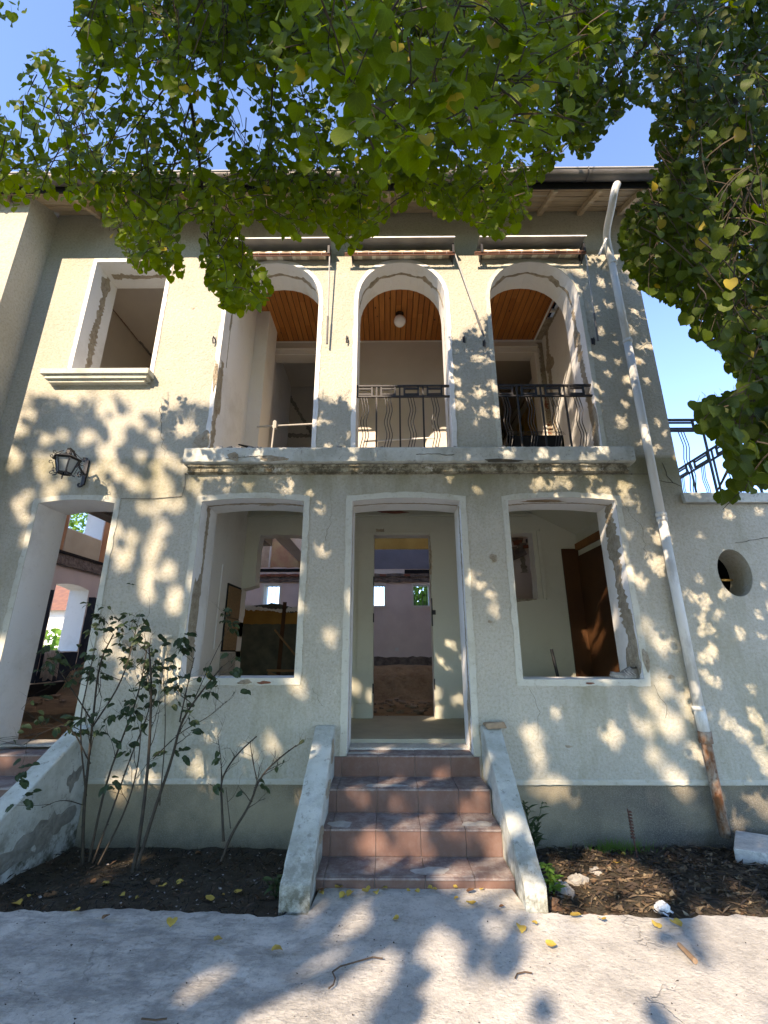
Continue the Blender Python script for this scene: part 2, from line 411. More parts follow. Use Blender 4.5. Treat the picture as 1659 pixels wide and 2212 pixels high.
OPEN = dict(left_window=seg(-1.945, -.875, 1.19, 2.925, .035), right_window=seg(1.25, 2.365, 1.18, 2.925, .035),
            door=seg(-.37, .755, .53, 2.925, .035), left_door=seg(-3.665, -2.86, .535, 2.91, .04),
            upper_window=[(-3.66, 4.47), (-2.745, 4.47), (-2.745, 6.12), (-3.66, 6.12)])
out = [(-4.315, .36), (3.09, .36), (3.09, 6.95), (-4.315, 6.95)]
b = MB(); b.poly(out, arches+list(OPEN.values()), D, DB, 0, 1)
b.build('facade_wall', [STUCCO, WHITE], house)
# painted bands round the openings: sunlit ones WHITE, shaded ones toned down in BAND
def dens(P, isarch):
    out = []
    for i in range(len(P)):
        a = Vector(P[i]); b_ = Vector(P[(i+1) % len(P)]); k = 1 if i == 0 and isarch else max(1, int((b_-a).length/.06))
        for j in range(k): out.append(tuple(a.lerp(b_, j/k)))
    return out
def ring(inner, wdt, top_only=False):
    c = Vector((sum(p[0] for p in inner)/len(inner), sum(p[1] for p in inner)/len(inner)))
    zb = min(p[1] for p in inner)
    x0 = min(p[0] for p in inner); x1 = max(p[0] for p in inner); o = []
    n = len(inner)
    for i, p in enumerate(inner):
        a = Vector(inner[i-1]); q = Vector(p); d = Vector(inner[(i+1) % n])
        e1 = (q-a).normalized() if (q-a).length > 1e-6 else None; e2 = (d-q).normalized() if (d-q).length > 1e-6 else e1
        if e1 is None: e1 = e2
        n1 = Vector((e1.y, -e1.x)); n2 = Vector((e2.y, -e2.x)); m_ = (n1+n2)
        m_ = m_.normalized()/max(.5, m_.normalized().dot(n1)) if m_.length > 1e-6 else n1
        o.append((p[0]+m_.x*wdt, p[1]+m_.y*wdt))
    return o
for poly, wd, mt in [(arches[0], .05, WHITE), (arches[1], .05, WHITE), (arches[2], .05, BAND), (OPEN['left_window'], .062, BAND), (OPEN['right_window'], .058, BAND),
                 (OPEN['door'], .062, BAND), (OPEN['left_door'], .055, BAND), (OPEN['upper_window'], .048, WHITE)]:
    poly0 = poly; poly = dens(poly, poly0 in arches); o = ring(poly, wd); ins = [(p[0]+(p[0]-q[0])*0, p[1]) for p, q in zip(poly, o)]
    b = MB(); n = len(poly)
    oo = [(x_+random.uniform(-.006, .006)+.006*nz(x_*9, z_*9), z_+random.uniform(-.006, .006)) for x_, z_ in o]
    yf, yb = D-.007, D-.0005
    vs = [(p[0], yf, p[1]) for p in ins]+[(p[0], yf, p[1]) for p in oo]+[(p[0], yb, p[1]) for p in ins]+[(p[0], yb, p[1]) for p in oo]
    fs = []
    for i in range(n):
        j = (i+1) % n
        if (poly0 in arches or poly0 is OPEN['door'] or poly0 is OPEN['left_door']) and abs(ins[i][1]-ins[j][1]) < 1e-6 and ins[i][1] < min(p[1] for p in poly0)+.001: continue
        fs += [(i, j, n+j, n+i), (n+i, n+j, 3*n+j, 3*n+i), (i, 2*n+i, 2*n+j, j)]
    b.add(vs, fs); b.build('window_surround' if poly0 is not OPEN['door'] else 'door_surround', mt, house)
# plinth and its projecting white ledge
b = MB(); b.poly([(-4.315, -.6), (3.09, -.6), (3.09, .315), (-4.315, .315)], [], D+.012, DB, 0); b.build('plinth', PLINTH, house)
for x0, x1 in ((-2.66, -.632), (.925, 3.09)):
    b = MB(); k = 60
    vs = []
    for i in range(k+1):
        x = x0+(x1-x0)*i/k; j = random.uniform(-.004, .004); y = D-.014+random.uniform(-.002, .002)
        vs += [(x, D+.01, .362), (x, y+.008, .36+j*.3), (x, y, .35), (x, y, .322+j), (x, D+.01, .318+j)]
    b.add(vs, [(i*5+q, (i+1)*5+q, (i+1)*5+q+1, i*5+q+1) for i in range(k) for q in range(4)])
    b.build('plinth_ledge', LEDGE, house)
b = MB(); b.box(-4.315, 3.09, D+.011, DB, .312, .361); b.build('plinth_course', STUCCO, house)
# thresholds
b = MB(); b.box(-.366, .751, 4.622, DB+.0, .531, .572, jit=.003); b.build('door_threshold', CONC, house)
b = MB(); b.box(-3.66, -2.865, 4.622, DB+.0, .575, .592, jit=.003); b.build('door_threshold', CONC, house)
# left wing
b = MB(); b.box(-9.5, -4.312, 4.02, 4.45, -.6, 6.85); b.build('wing_wall', STUCCO, house)
# exterior side walls
b = MB(); b.box(2.85, 3.088, DB, 11.5, -.6, 6.93); b.build('right_side_wall', STUCCO, house)

# ---- balcony slab, chipped, with cornice below
sl_ = MB(); k = 110; vs = []
for i in range(k+1):
    x = -2.15+(4.735)*i/k
    j = lambda a: random.uniform(-a, a)
    ch = .03*max(0, nz(x*2.3, 4, 3)-.25)+.006*random.random()
    bt = .012*max(0, nz(x*3+5, 2, 3))
    vs += [(x, DB-.3, 3.515), (x, 4.41, 3.505+j(.003)), (x, 4.305+j(.002), 3.487+j(.003)), (x, 4.298+j(.002), 3.478-bt), (x, 4.298+j(.003), 3.325+ch), (x, 4.318, 3.312+ch+j(.004)), (x, 4.419, 3.31)]
q = 7
sl_.add(vs, [(i*q+t, (i+1)*q+t, (i+1)*q+t+1, i*q+t+1) for i in range(k) for t in range(q-1)]+[tuple(range(q)), tuple(k*q+t for t in range(q))[::-1]])
sl_.build('balcony_slab', CHEEK, house)
b = MB(); vs = []
for i in range(k+1):
    x = -2.12+4.66*i/k; e = random.uniform(0, .012)+.02*max(0, nz(x*4, 1, 2)-.3)
    vs += [(x, 4.419, 3.309), (x, 4.33+e, 3.308), (x, 4.335+e, 3.29), (x, 4.36+e*.7, 3.28), (x, 4.365+e*.8, 3.235+e*.4), (x, 4.419, 3.225)]
q = 6
b.add(vs, [(i*q+t, (i+1)*q+t, (i+1)*q+t+1, i*q+t+1) for i in range(k) for t in range(q-1)]+[tuple(range(q)), tuple(k*q+t for t in range(q))[::-1]])
g = N('mouldy_cornice'); cc = g.mix(g.ramp(g.noise(9, 7, .75), .42, .58), (.42, .39, .29), (.12, .105, .07)); cc = g.mix(g.ramp(g.noise(5, 6, .8), .58, .64), cc, (.62, .6, .53))
b.build('balcony_cornice', g.out(cc, .95, g.noise(30, 6, .8), 1, .02), house)

# ---- upper left window sill
b = MB(); b.box(-3.90, -2.68, 4.285, 4.5, 4.405, 4.468, jit=.003); b.box(-3.86, -2.71, 4.315, 4.419, 4.36, 4.404, jit=.003); b.box(-3.83, -2.74, 4.345, 4.419, 4.325, 4.359, jit=.002)
b.build('window_sill', BAND, house)

# ---- chipped strips where frames were torn out
def strip(name, path, wd, mat, plane, parent=house, proud=.004, jag=.35):
    """ragged strip; path = (a, b) points; plane(a, b, h) -> xyz; h = distance off the surface"""
    b = MB(); L = []; pts = []
    for i in range(len(path)-1):
        p = Vector(path[i]); q_ = Vector(path[i+1]); m_ = max(1, int((q_-p).length/.022))
        for j in range(m_): pts.append(p.lerp(q_, j/m_))
    pts.append(Vector(path[-1])); n = len(pts); wl = wr = .5; ph = random.random()*9
    vs = []
    for i, p in enumerate(pts):
        d = (pts[min(i+1, n-1)]-pts[max(i-1, 0)]).normalized(); nn = Vector((-d.y, d.x))
        s_ = i*.022
        ww = wd*(1+jag*1.3*nz(s_*1.7+ph, ph, 1.3)*1.6+jag*.5*math.sin(s_*9+ph*2)); ww = max(ww, wd*.2)
        a = p+nn*ww*(.5+random.uniform(-.22, .22)); c = p-nn*ww*(.5+random.uniform(-.22, .22)); m_ = (a+c)/2+nn*random.uniform(-.2, .2)*ww
        vs += [plane(a.x, a.y, 0.0005), plane((a.x+m_.x)/2, (a.y+m_.y)/2, proud), plane(m_.x, m_.y, proud*random.uniform(.3, 1.6)), plane((c.x+m_.x)/2, (c.y+m_.y)/2, proud), plane(c.x, c.y, 0.0005)]
    b.add(vs, [(i*5+t, (i+1)*5+t, (i+1)*5+t+1, i*5+t+1) for i in range(n-1) for t in range(4)])
    return b.build(name, mat, parent)
def blob(name, c, rx, rz, mat, plane, parent=house, n=26, proud=.006, jag=.3):
    b = MB(); ph = [random.random()*7 for _ in range(4)]; ri = []
    for i in range(n):
        t = 2*math.pi*i/n; k_ = 1+jag*(math.sin(2*t+ph[0])*.4+math.sin(3*t+ph[1])*.35+math.sin(5*t+ph[2])*.3+random.uniform(-.3, .3))
        ri.append((math.cos(t)*rx*k_, math.sin(t)*rz*k_))
    vs = [plane(c[0]+x, c[1]+z, .0006) for x, z in ri]+[plane(c[0]+x*.8, c[1]+z*.8, proud*random.uniform(.5, 1.5)) for x, z in ri]+[plane(c[0]+x*.4, c[1]+z*.4, proud*random.uniform(.2, 1.5)) for x, z in ri]+[plane(c[0], c[1], proud)]
    fs = [(i, (i+1) % n, n+(i+1) % n, n+i) for i in range(n)]+[(n+i, n+(i+1) % n, 2*n+(i+1) % n, 2*n+i) for i in range(n)]+[(2*n+i, 2*n+(i+1) % n, 3*n) for i in range(n)]
    b.add(vs, fs); return b.build(name, mat, parent)
def wob(P, a=.022):
    out = []
    for p, q in zip(P[:-1], P[1:]):
        k = max(2, int((Vector(q)-Vector(p)).length/.035))
        for j in range(k):
            v = Vector(p).lerp(Vector(q), j/k); out.append((v.x+(random.uniform(-a, a) if j else 0), v.y+(random.uniform(-a, a)*.4 if j else 0)))
    return out+[P[-1]]
def XP(x, sgn): return lambda a, b_, h: (x+sgn*h, a, b_)        # plane X = x, path in (y, z)
def YP(y): return lambda a, b_, h: (a, y-h, b_)                 # plane facing the street, path in (x, z)
def ZP(z): return lambda a, b_, h: (a, b_, z-h)                 # ceiling plane, path in (x, y)
# window reveals (left faces look to +x, right faces to -x)
strip('broken_plaster', [(4.62, 1.19), (4.60, 1.7), (4.63, 2.1), (4.61, 2.92)], .085, BARE, XP(-1.945, 1))
blob('broken_plaster', (4.56, 1.75), .11, .42, BARE, XP(-1.945, 1))
strip('broken_plaster', [(4.58, 1.19), (4.55, 1.6), (4.60, 2.2), (4.58, 2.92)], .13, BARE, XP(2.365, -1))
blob('broken_plaster', (4.56, 1.32), .12, .16, BARE, XP(2.365, -1)); blob('broken_plaster', (4.5, 1.6), .06, .25, BARE, XP(2.365, -1))
strip('broken_plaster', [(4.66, 4.48), (4.64, 5.2), (4.66, 6.1)], .085, BARE, XP(-3.66, 1)); blob('broken_plaster', (4.64, 5.95), .1, .12, BARE, XP(-3.66, 1))
strip('broken_plaster', [(-3.6, 4.64), (-3.2, 4.66), (-2.76, 4.64)], .05, BARE, ZP(6.12)); blob('broken_plaster', (-3.3, 4.66), .14, .035, BARE, ZP(6.12))
strip('broken_plaster', [(4.52, .56), (4.53, 1.4), (4.52, 2.9)], .03, BARE, XP(-.37, 1)); strip('broken_plaster', [(4.55, .56), (4.5, 1.2), (4.53, 2.9)], .045, BARE, XP(.755, -1))
blob('broken_plaster', (4.55, .85), .05, .22, BARE, XP(.755, -1)); blob('broken_plaster', (4.47, 1.0), .03, .16, BARE, XP(.755, -1))
for (x0, x1) in ((-1.94, -.88), (-.365, .75), (1.255, 2.36)):
    P = [(x0, 4.58), ((x0+x1)/2, 4.6), (x1, 4.58)]
    strip('broken_plaster', P, .035, BARE, lambda a, b_, h, x0=x0, x1=x1: (a, b_, 2.925+.035*(1-((a-x0)/(x1-x0)*2-1)**2)-.001-h))
blob('broken_plaster', (1.62, 4.50), .26, .03, plain('exposed_timber_lintel', (.34, .25, .15), (.2, .14, .08), 9, bstr=.8), lambda a, b_, h: (a, b_, 2.948-h)); blob('broken_plaster', (-1.3, 4.6), .10, .035, BARE, lambda a, b_, h: (a, b_, 2.95-h))
# arches: torn groove along the intrados
for ai, (x0, x1) in enumerate(A):
    c = (x0+x1)/2; a_ = (x1-x0)/2; pw = 2.15; b = MB(); n = 70; vs = []
    for i in range(n+1):
        t = math.pi*(.02+.96*i/n); wd = .022+.018*abs(math.sin(i*.31+ai))+random.uniform(0, .012)
        for e, (tt) in enumerate((.27, .73)):
            if abs(i/n-tt) < .045: wd += .05
        cx = math.copysign(abs(math.cos(t))**(2/pw), math.cos(t)); sz = abs(math.sin(t))**(2/pw); ym = 4.60+.012*math.sin(i*.5)
        for dy, s_ in ((-.5, .0005), (-.2, .006), (.2, .005+random.random()*.006), (.5, .0005)):
            vs.append((c+(a_-s_)*cx, ym+wd*dy+random.uniform(-.004, .004), 5.50+(.575-s_)*sz))
    b.add(vs, [(i*4+q, (i+1)*4+q, (i+1)*4+q+1, i*4+q+1) for i in range(n) for q in range(3)]); b.build('broken_plaster', BARE, house)
strip('broken_plaster', [(4.5, 3.52), (4.47, 4.0), (4.52, 4.5), (4.5, 4.7)], .09, BARE, XP(-1.95, 1)); blob('broken_plaster', (4.5, 4.25), .10, .3, BARE, XP(-1.95, 1)); blob('broken_plaster', (4.6, 5.35), .03, .14, BARE, XP(-1.95, 1))
strip('broken_plaster', [(4.62, 4.7), (4.6, 5.4)], .012, BARE, XP(-1.95, 1))
blob('broken_plaster', (-2.03, 3.60), .09, .14, BARE, YP(D-.006)); blob('broken_plaster', (-1.975, 4.45), .025, .22, BARE, YP(D-.008)); 
strip('broken_plaster', [(4.55, 3.52), (4.57, 4.2), (4.6, 4.9), (4.62, 5.5)], .10, BARE, XP(2.325, -1)); blob('broken_plaster', (4.62, 5.1), .09, .14, BARE, XP(2.325, -1)); blob('broken_plaster', (4.52, 3.9), .08, .35, BARE, XP(2.325, -1))
strip('broken_plaster', [(4.6, 3.6), (4.61, 5.4)], .02, BARE, XP(.708, -1)); strip('broken_plaster', [(4.6, 4.6), (4.61, 5.4)], .02, BARE, XP(-.83, -1))
# sills, chips and cracks on the facade
blob('broken_plaster', (-1.33, 1.155), .06, .022, BARE, YP(D-.008)); blob('broken_plaster', (-1.15, 1.15), .06, .014, BRICKM, YP(D-.008)); blob('broken_plaster', (1.86, 1.145), .045, .008, BRICKM, YP(D-.008))
blob('broken_plaster', (1.06, 2.32), .035, .045, BARE, YP(D-.001)); blob('broken_plaster', (2.41, 1.35), .03, .10, BARE, YP(D-.009))
CRK = plain('crack_shadow_line', (.09, .08, .06))
strip('crack', wob([(2.93, 3.35), (2.95, 3.2), (3.0, 3.12), (3.08, 3.08)], .012), .006, CRK, YP(D)); strip('crack', wob([(2.82, 3.15), (2.92, 3.13), (3.0, 3.12)], .012), .005, CRK, YP(D))
strip('crack', wob([(.3, 3.4), (.5, 3.405), (.62, 3.39), (.7, 3.40)], .012), .006, CRK, YP(4.297)); strip('crack', wob([(-1.7, 3.36), (-1.35, 3.39), (-1.1, 3.37)], .012), .008, CRK, YP(4.297)); blob('broken_plaster', (-1.62, 3.385), .055, .05, BARE, YP(4.297)); blob('broken_plaster', (-1.2, 3.36), .16, .03, BARE, YP(4.297)); blob('broken_plaster', (1.2, 3.325), .2, .02, CRK, YP(4.297))

for pth in ([(-2.55, 4.1), (-2.5, 3.7), (-2.42, 3.45)], [(2.45, 2.9), (2.6, 2.6), (2.58, 2.3)], [(-2.4, 1.0), (-2.3, .8), (-2.35, .55)], [(1.3, 1.1), (1.38, .9), (1.34, .7)], [(-.62, 3.1), (-.58, 2.8), (-.63, 2.5)], [(2.45, 1.13), (2.52, .98), (2.5, .85)], [(-.7, 1.1), (-.6, .95)]):
    strip('crack', wob(pth), .0028, CRK, YP(D), proud=.001)
for (x_, z_, a_, c_) in ((-2.5, 1.5, .05, .03), (.98, 1.7, .02, .015), (2.62, 1.2, .03, .02), (-2.35, .95, .06, .025), (1.6, .62, .03, .012), (-1.0, .5, .03, .012), (2.9, 4.6, .02, .03), (-2.35, 5.4, .015, .02)):
    blob('broken_plaster', (x_, z_), a_, c_, BARE, YP(D), proud=.002)
# ---- porch (ground floor): back wall with openings, side walls, ceiling
lowback = [(-2.05, .59), (2.72, .59), (2.72, 3.41), (-2.05, 3.41)]
holes = [[(-.198, .595), (.602, .595), (.602, 3.03), (-.198, 3.03)],
         rag([(-2.046, .7), (-.92, .7), (-.92, 3.03), (-1.86, 3.03), (-1.86, 2.30), (-2.046, 2.24)], .012, .08),
         rag([(1.25, 2.12), (2.08, 2.12), (2.08, 3.05), (1.25, 3.05)], .01, .09)]
b = MB(); b.poly(lowback, holes, BW, BW2, 0, 1); b.build('porch_back_wall', [GREENW, INNER], house)
for x0, x1, z0, z1 in ((-.50, -.335, .62, 3.07), (.735, .755, .62, 3.07)):
    b = MB(); b.box(x0, x0+.012, BW-.012, BW, z0, z1); b.build('door_trim', GREENW, house)
b = MB(); b.box(-.42, -.20, BW-.03, BW, .60, .78, jit=.003); b.build('baseboard', GREENW, house)
b = MB(); b.box(.605, .80, BW-.03, BW, .60, .76, jit=.003); b.build('baseboard', GREENW, house)
b = MB(); b.box(-.415, -.2, BW-.022, BW, .785, 3.05, jit=.001); b.build('door_casing', GREENW, house)
b = MB(); b.box(.605, .735, BW-.022, BW, .765, 3.05, jit=.001); b.build('door_casing', GREENW, house)
b = MB(); b.box(-.42, .76, BW-.02, BW, 3.052, 3.066); b.build('door_casing', GREENW, house)
b = MB(); b.box(-2.28, -2.05, DB, BW2, .3, 3.41); b.build('porch_side_wall', INNER, house)
b = MB(); b.box(2.70, 2.85, DB, BW2, .3, 3.41); b.build('porch_side_wall', GREENW, house)
b = MB(); b.box(-2.28, 2.85, DB-.002, BW2, 3.40, 3.50); b.build('porch_ceiling', GREENW, house)
b = MB(); b.box(-2.05, 2.1, BW-.05, BW-.001, 3.30, 3.325); b.build('cornice', GREENW, house)
b = MB(); b.add([(2.0, DB, 3.399), (2.70, DB, 3.03), (2.70, BW, 3.03), (2.0, BW, 3.399), (2.70, DB, 3.399), (2.70, BW, 3.399)], [(0, 1, 2, 3), (0, 4, 1), (3, 2, 5)]); b.build('sloping_soffit', GREENW, house)
b = MB(); b.box(-2.05, 2.7, DB-.01, BW2, .40, .605); b.build('porch_floor', plain('dusty_green_terrazzo', (.40, .38, .30), (.33, .32, .26), 3, bstr=.15), house)
# brown hardboard sheets in the corner, timber trim, black stick
b = MB(); b.box(2.46, 2.69, BW-.035, BW-.012, .62, 2.81); b.build('hardboard_sheet', HARDB, house)
b = MB(); b.box(2.672, 2.695, DB+.02, BW-.04, .62, 2.70); b.build('hardboard_sheet', HARDB, house)
b = MB(); b.bar((2.675, BW-.04, 2.83), (2.675, DB+.02, 2.83), .05, .09); b.build('timber_rail', plain('orange_timber', (.26, .11, .035), (.2, .08, .03), 5), house)
b = MB(); b.box(2.18, 2.185, BW-.03, BW, 2.1, 3.1); b.box(2.14, 2.20, BW-.025, BW, 2.12, 3.08); b.build('window_casing', GREENW, house)
strip('broken_plaster', [(1.5, 2.10), (1.75, 2.09), (1.95, 2.10), (2.05, 2.11)], .045, BARE, YP(BW)); strip('broken_plaster', [(.60, 3.0), (.61, 2.7), (.60, 2.45)], .03, BARE, YP(BW-.022))
strip('broken_plaster', [(-.17, 3.08), (-.05, 3.09)], .05, BARE, YP(BW)); blob('broken_plaster', (.08, 3.355), .22, .02, BRICKM, YP(BW-.052))
for z_, y_ in ((2.36, 6.2), (1.86, 6.2), (.96, 6.2)):
    b = MB(); b.box(-.205, -.19, BW-.03, BW+.02, z_-.06, z_+.06); b.build('door_hinge', BLACK, house)
b = MB(); b.box(.595, .61, BW-.03, BW, 1.75, 2.12); b.box(.61, .65, BW-.035, BW-.02, 1.9, 1.96); b.build('door_latch', BLACK, house)
b = MB(); b.box(.60, .612, BW-.03, BW, .95, 1.08); b.build('door_hinge', BLACK, house)
# conduits on the porch side wall
for y_, z0, z1 in ((5.10, 1.50, 2.50), (5.45, 1.45, 2.45)):
    b = MB(); b.tube([(-2.042, y_, z0), (-2.042, y_, z1)], .008, 6); b.build('conduit', WHITE, house)
b = MB(); b.box(-2.062, -2.035, 5.70, 6.22, 1.42, 2.26); b.build('patch_frame', DARK, house)
for i_ in range(2):
    b = MB(); b.box(-2.036, -2.022, 5.72, 6.20, 1.44+i_*.40, 1.83+i_*.40, jit=.004); b.build('patch_board', WOOD, house)
b = MB(); b.box(-2.06, -2.03, 5.70, 6.24, .6, 1.40, jit=.006); b.build('plaster_patch', plain('grey_render_patch', (.38, .36, .31), (.27, .25, .21), 4), house)
def stack(name, x, y, ang): pass

# ---- loggia (upper floor)
UZ = 6.35
upback = [(-1.97, 3.40), (2.70, 3.40), (2.70, UZ), (-1.97, UZ)]
b = MB(); b.poly(upback, [[(-1.88, 3.52), (-.95, 3.52), (-.95, 6.09), (-1.88, 6.09)], [(1.45, 3.52), (2.41, 3.52), (2.41, 6.11), (1.45, 6.11)]], BW, BW2, 0, 0)
b.build('loggia_back_wall', plain('dusty_beige_plaster', (.64, .59, .52), (.57, .52, .45), 1.2, bscale=90), house)
b = MB(); b.box(-2.28, -1.97, DB, BW2, 3.5, UZ+.1); b.build('loggia_side_wall', WHITE, house)
b = MB(); b.box(2.56, 2.85, DB, BW2, 3.5, UZ+.1); b.build('loggia_side_wall', WHITE, house)
b = MB(); b.box(-1.97, -1.78, 5.55, 6.02, 3.51, UZ-.0); b.build('chimney_breast', INNER, house)
b = MB(); b.box(-1.97, -1.90, 6.02, BW, 3.51, UZ); b.build('wall_nib', WHITE, house)
b = MB(); b.box(-2.0, 2.7, DB-.02, BW2, 3.42, 3.515); b.build('loggia_floor', CONC, house)
for x0, x1, zt in ((-1.93, -.90, 6.09), (1.40, 2.46, 6.11)):
    b = MB(); b.box(x0, x1, BW-.02, BW, zt, zt+.09); b.box(x0-.05, x1+.0, BW-.035, BW-.02, zt+.092, zt+.11); b.build('door_casing', INNER, house)
b = MB(); b.box(2.412, 2.47, BW-.02, BW, 3.52, 6.1); b.build('door_casing', INNER, house)
b = MB(); b.box(-1.93, -1.882, BW-.02, BW, 3.52, 6.1); b.build('door_casing', INNER, house)
b = MB(); b.box(-1.97, 2.56, BW-.012, BW-.001, UZ-.022, UZ); b.build('ceiling_bead', INNER, house)
strip('exposed_brick', [(2.525, 3.55), (2.53, 4.2), (2.52, 4.9), (2.53, 5.5)], .07, BRICKM, YP(BW)); strip('broken_plaster', [(2.53, 3.55), (2.54, 4.6), (2.53, 5.6), (2.53, 6.3)], .10, BARE, YP(BW-.001))
blob('broken_plaster', (6.05, 5.75), .18, .12, BARE, XP(2.56, -1)); strip('broken_plaster', [(6.2, 3.6), (6.16, 4.4), (6.12, 5.1), (6.1, 5.8), (6.0, 6.3)], .09, BARE, XP(2.56, -1)); strip('broken_plaster', [(6.1, 6.33), (5.2, 6.32)], .06, BARE, XP(2.56, -1))
# pine ceiling boards, one object each
x = -1.97; meshes = {}
while x < 2.42:
    wd = .084; ys = [DB-.002]; y = DB
    while y < BW:
        y = min(BW, y+random.uniform(.45, 1.1)); ys.append(y)
        if BW-y < .25: ys[-1] = BW; break
    for i in range(len(ys)-1):
        if ys[i+1]-ys[i] < .02: continue
        b = MB(); zz = UZ+random.uniform(0, .003)
        b.add([(x+.003, ys[i]+.001, zz+.008), (x+.009, ys[i]+.001, zz), (x+wd-.009, ys[i]+.001, zz), (x+wd-.003, ys[i]+.001, zz+.008), (x+.003, ys[i+1]-.001, zz+.008), (x+.009, ys[i+1]-.001, zz), (x+wd-.009, ys[i+1]-.001, zz), (x+wd-.003, ys[i+1]-.001, zz+.008)],
              [(0, 1, 5, 4), (1, 2, 6, 5), (2, 3, 7, 6), (0, 3, 2, 1), (4, 5, 6, 7), (0, 4, 7, 3)])
        b.build('ceiling_plank', PINE, house)
    x += wd
b = MB(); b.box(-2.0, 2.43, DB, BW, UZ+.012, UZ+.03); b.build('ceiling_backing', DARK, house)
b = MB(); b.box(2.425, 2.45, DB, BW, UZ-.015, UZ+.03); b.build('ceiling_bead', WHITE, house)
b = MB(); b.box(2.44, 2.56, 5.6, 5.64, UZ+.02, UZ+.06); b.build('lath', INNER, house)
b = MB(); b.box(2.45, 2.56, 5.75, BW, UZ-.002, UZ+.03, jit=.004); b.build('broken_edge', BARE, house)
b = MB(); b.box(-6.9, 3.08, DB, 6.5, 6.74, 6.9); b.build('attic_floor', DARK, house)  # stops short so light from above reaches the hall

# ---- upper left room
b = MB(); b.box(-4.5, -4.27, DB, 8.6, 3.4, 6.6); b.box(-2.30, -2.285, DB, 8.6, 3.4, 6.6); b.box(-4.27, -2.3, 8.5, 8.6, 3.4, 6.6); b.build('upper_room_wall', plain('dim_beige_room_paint', (.60, .55, .48), (.55, .50, .44), 1.5), house)
b = MB(); b.box(-4.3, -2.3, DB, 8.5, 6.50, 6.55); b.build('upper_room_ceiling', plain('grey_beige_ceiling_paint', (.66, .61, .54), (.60, .55, .49), 1.5), house)
strip('peeled_line', [(-4.265, 4.9), (-4.262, 6.4)], .02, RUST, ZP(6.499)); strip('peeled_line', [(-4.25, 6.4), (-4.25, 8.4)], .06, plain('grey_patch', (.24, .22, .2)), ZP(6.499))
b = MB(); b.box(-4.3, -2.3, DB, 8.5, 3.42, 3.5); b.build('upper_room_floor', CONC, house)
# ---- rooms behind the loggia doors
PGREY = plain('light_grey_room_plaster', (.50, .475, .43), (.44, .415, .37), 2, bscale=60)
b = MB(); b.poly([(-2.28, 3.45), (.6, 3.45), (.6, 6.74), (-2.28, 6.74)], [rag([(-1.99, 4.55), (-1.35, 4.55), (-1.35, 4.72), (-1.2, 4.85), (-1.99, 4.85)], .015, .08)], 8.0, 8.15); b.build('upper_partition', PGREY, house)
for pth in ([(-2.0, 6.4), (-1.72, 5.9), (-1.5, 5.55)], [(-2.05, 5.52), (-1.5, 5.5)]):
    strip('stair_ghost_patch', pth, .07, plain('grey_cement_smear', (.22, .205, .18)), YP(8.0), jag=.15)
b = MB(); b.box(-2.1, -1.0, 8.16, 9.2, 4.2, 5.0); b.build('void_shade', DARK, house)  # solid near-black box stands in for the shade behind the hole
b = MB(); b.box(-2.28, -1.98, BW2, 11.2, 3.6, 6.74); b.build('upper_side_wall', INNER, house)
b = MB(); b.box(-2.28, 1.2, 6.45, 8.15, 6.62, 6.7); b.build('upper_room_ceiling', PGREY, house)
b = MB(); b.box(1.2, 2.85, BW2, 9.4, 6.15, 6.2); b.build('back_room_ceiling', plain('shaded_tan_plaster', (.36, .31, .25), (.33, .28, .22), 1.5), house)
b = MB(); b.box(2.62, 2.84, BW2, 9.4, 3.5, 6.15); b.box(1.2, 2.8, 9.3, 9.4, 3.5, 6.15); b.build('back_room_wall', PGREY, house)
b = MB(); b.box(2.60, 2.618, 6.9, 8.1, 3.5, 5.75); b.build('ochre_door_panel', OCHRE, house)
strip('peeled_line', [(6.5, 6.0), (9.2, 6.0)], .05, plain('brown_scar', (.2, .14, .09)), XP(2.62, -1)); strip('peeled_line', [(8.9, 3.6), (8.3, 4.6), (7.4, 5.9)], .08, BARE, XP(2.60, -1))
b = MB(); b.box(1.1, 1.2, BW2, 9.4, 3.5, 6.2); b.build('back_room_wall', PGREY, house)

# ---- gutted hall behind: far wall, left outer wall with windows, beam remains
FY = 11.2; LX = -6.5
small = [(-3.10, -2.70), (-.43, -.09), (.635, 1.02)]
fh = [[(a, 2.49), (c, 2.49), (c, 3.0), (a, 3.0)] for a, c in small]
b = MB(); b.poly([(LX-.5, .2), (3.0, .2), (3.0, 6.9), (LX-.5, 6.9)], fh, FY, FY+.35, 0, 1); b.build('far_wall', [PINKW, INNER], house)
for a, c in small:
    f_ = MB()
    for r_ in ((a-.05, a, 2.44, 3.05), (c, c+.05, 2.44, 3.05), (a, c, 3.0, 3.05), (a, c, 2.44, 2.49)): f_.box(r_[0], r_[1], FY-.012, FY-.001, r_[2], r_[3])
    wf = f_.build('window_surround', INNER, house)
    for i_ in range(4):
        xx = a+(c-a)*(i_+.5)/4; b = MB(); b.tube([(xx, FY+.2, 2.48), (xx, FY+.2, 3.01)], .008, 5); b.build('window_bar', BLACK, house)
def lp(o, hs): return o, hs
b = MB(); W1 = [(8.72, 1.42), (9.72, 1.42)]+[(9.72-1.0*i/8, 2.68+.06*math.sin(math.pi*i/8)) for i in range(9)]; W2 = [(8.71, 3.82), (9.80, 3.82), (9.80, 5.4), (8.71, 5.4)]
b.poly([(4.4, .2), (FY, .2), (FY, 6.9), (4.4, 6.9)], [W1, W2], LX-.42, LX, 0, 1, xf=lambda x_, y_, z_: (y_, x_, z_))
b.build('left_outer_wall', [PINKW, WHITE], house)
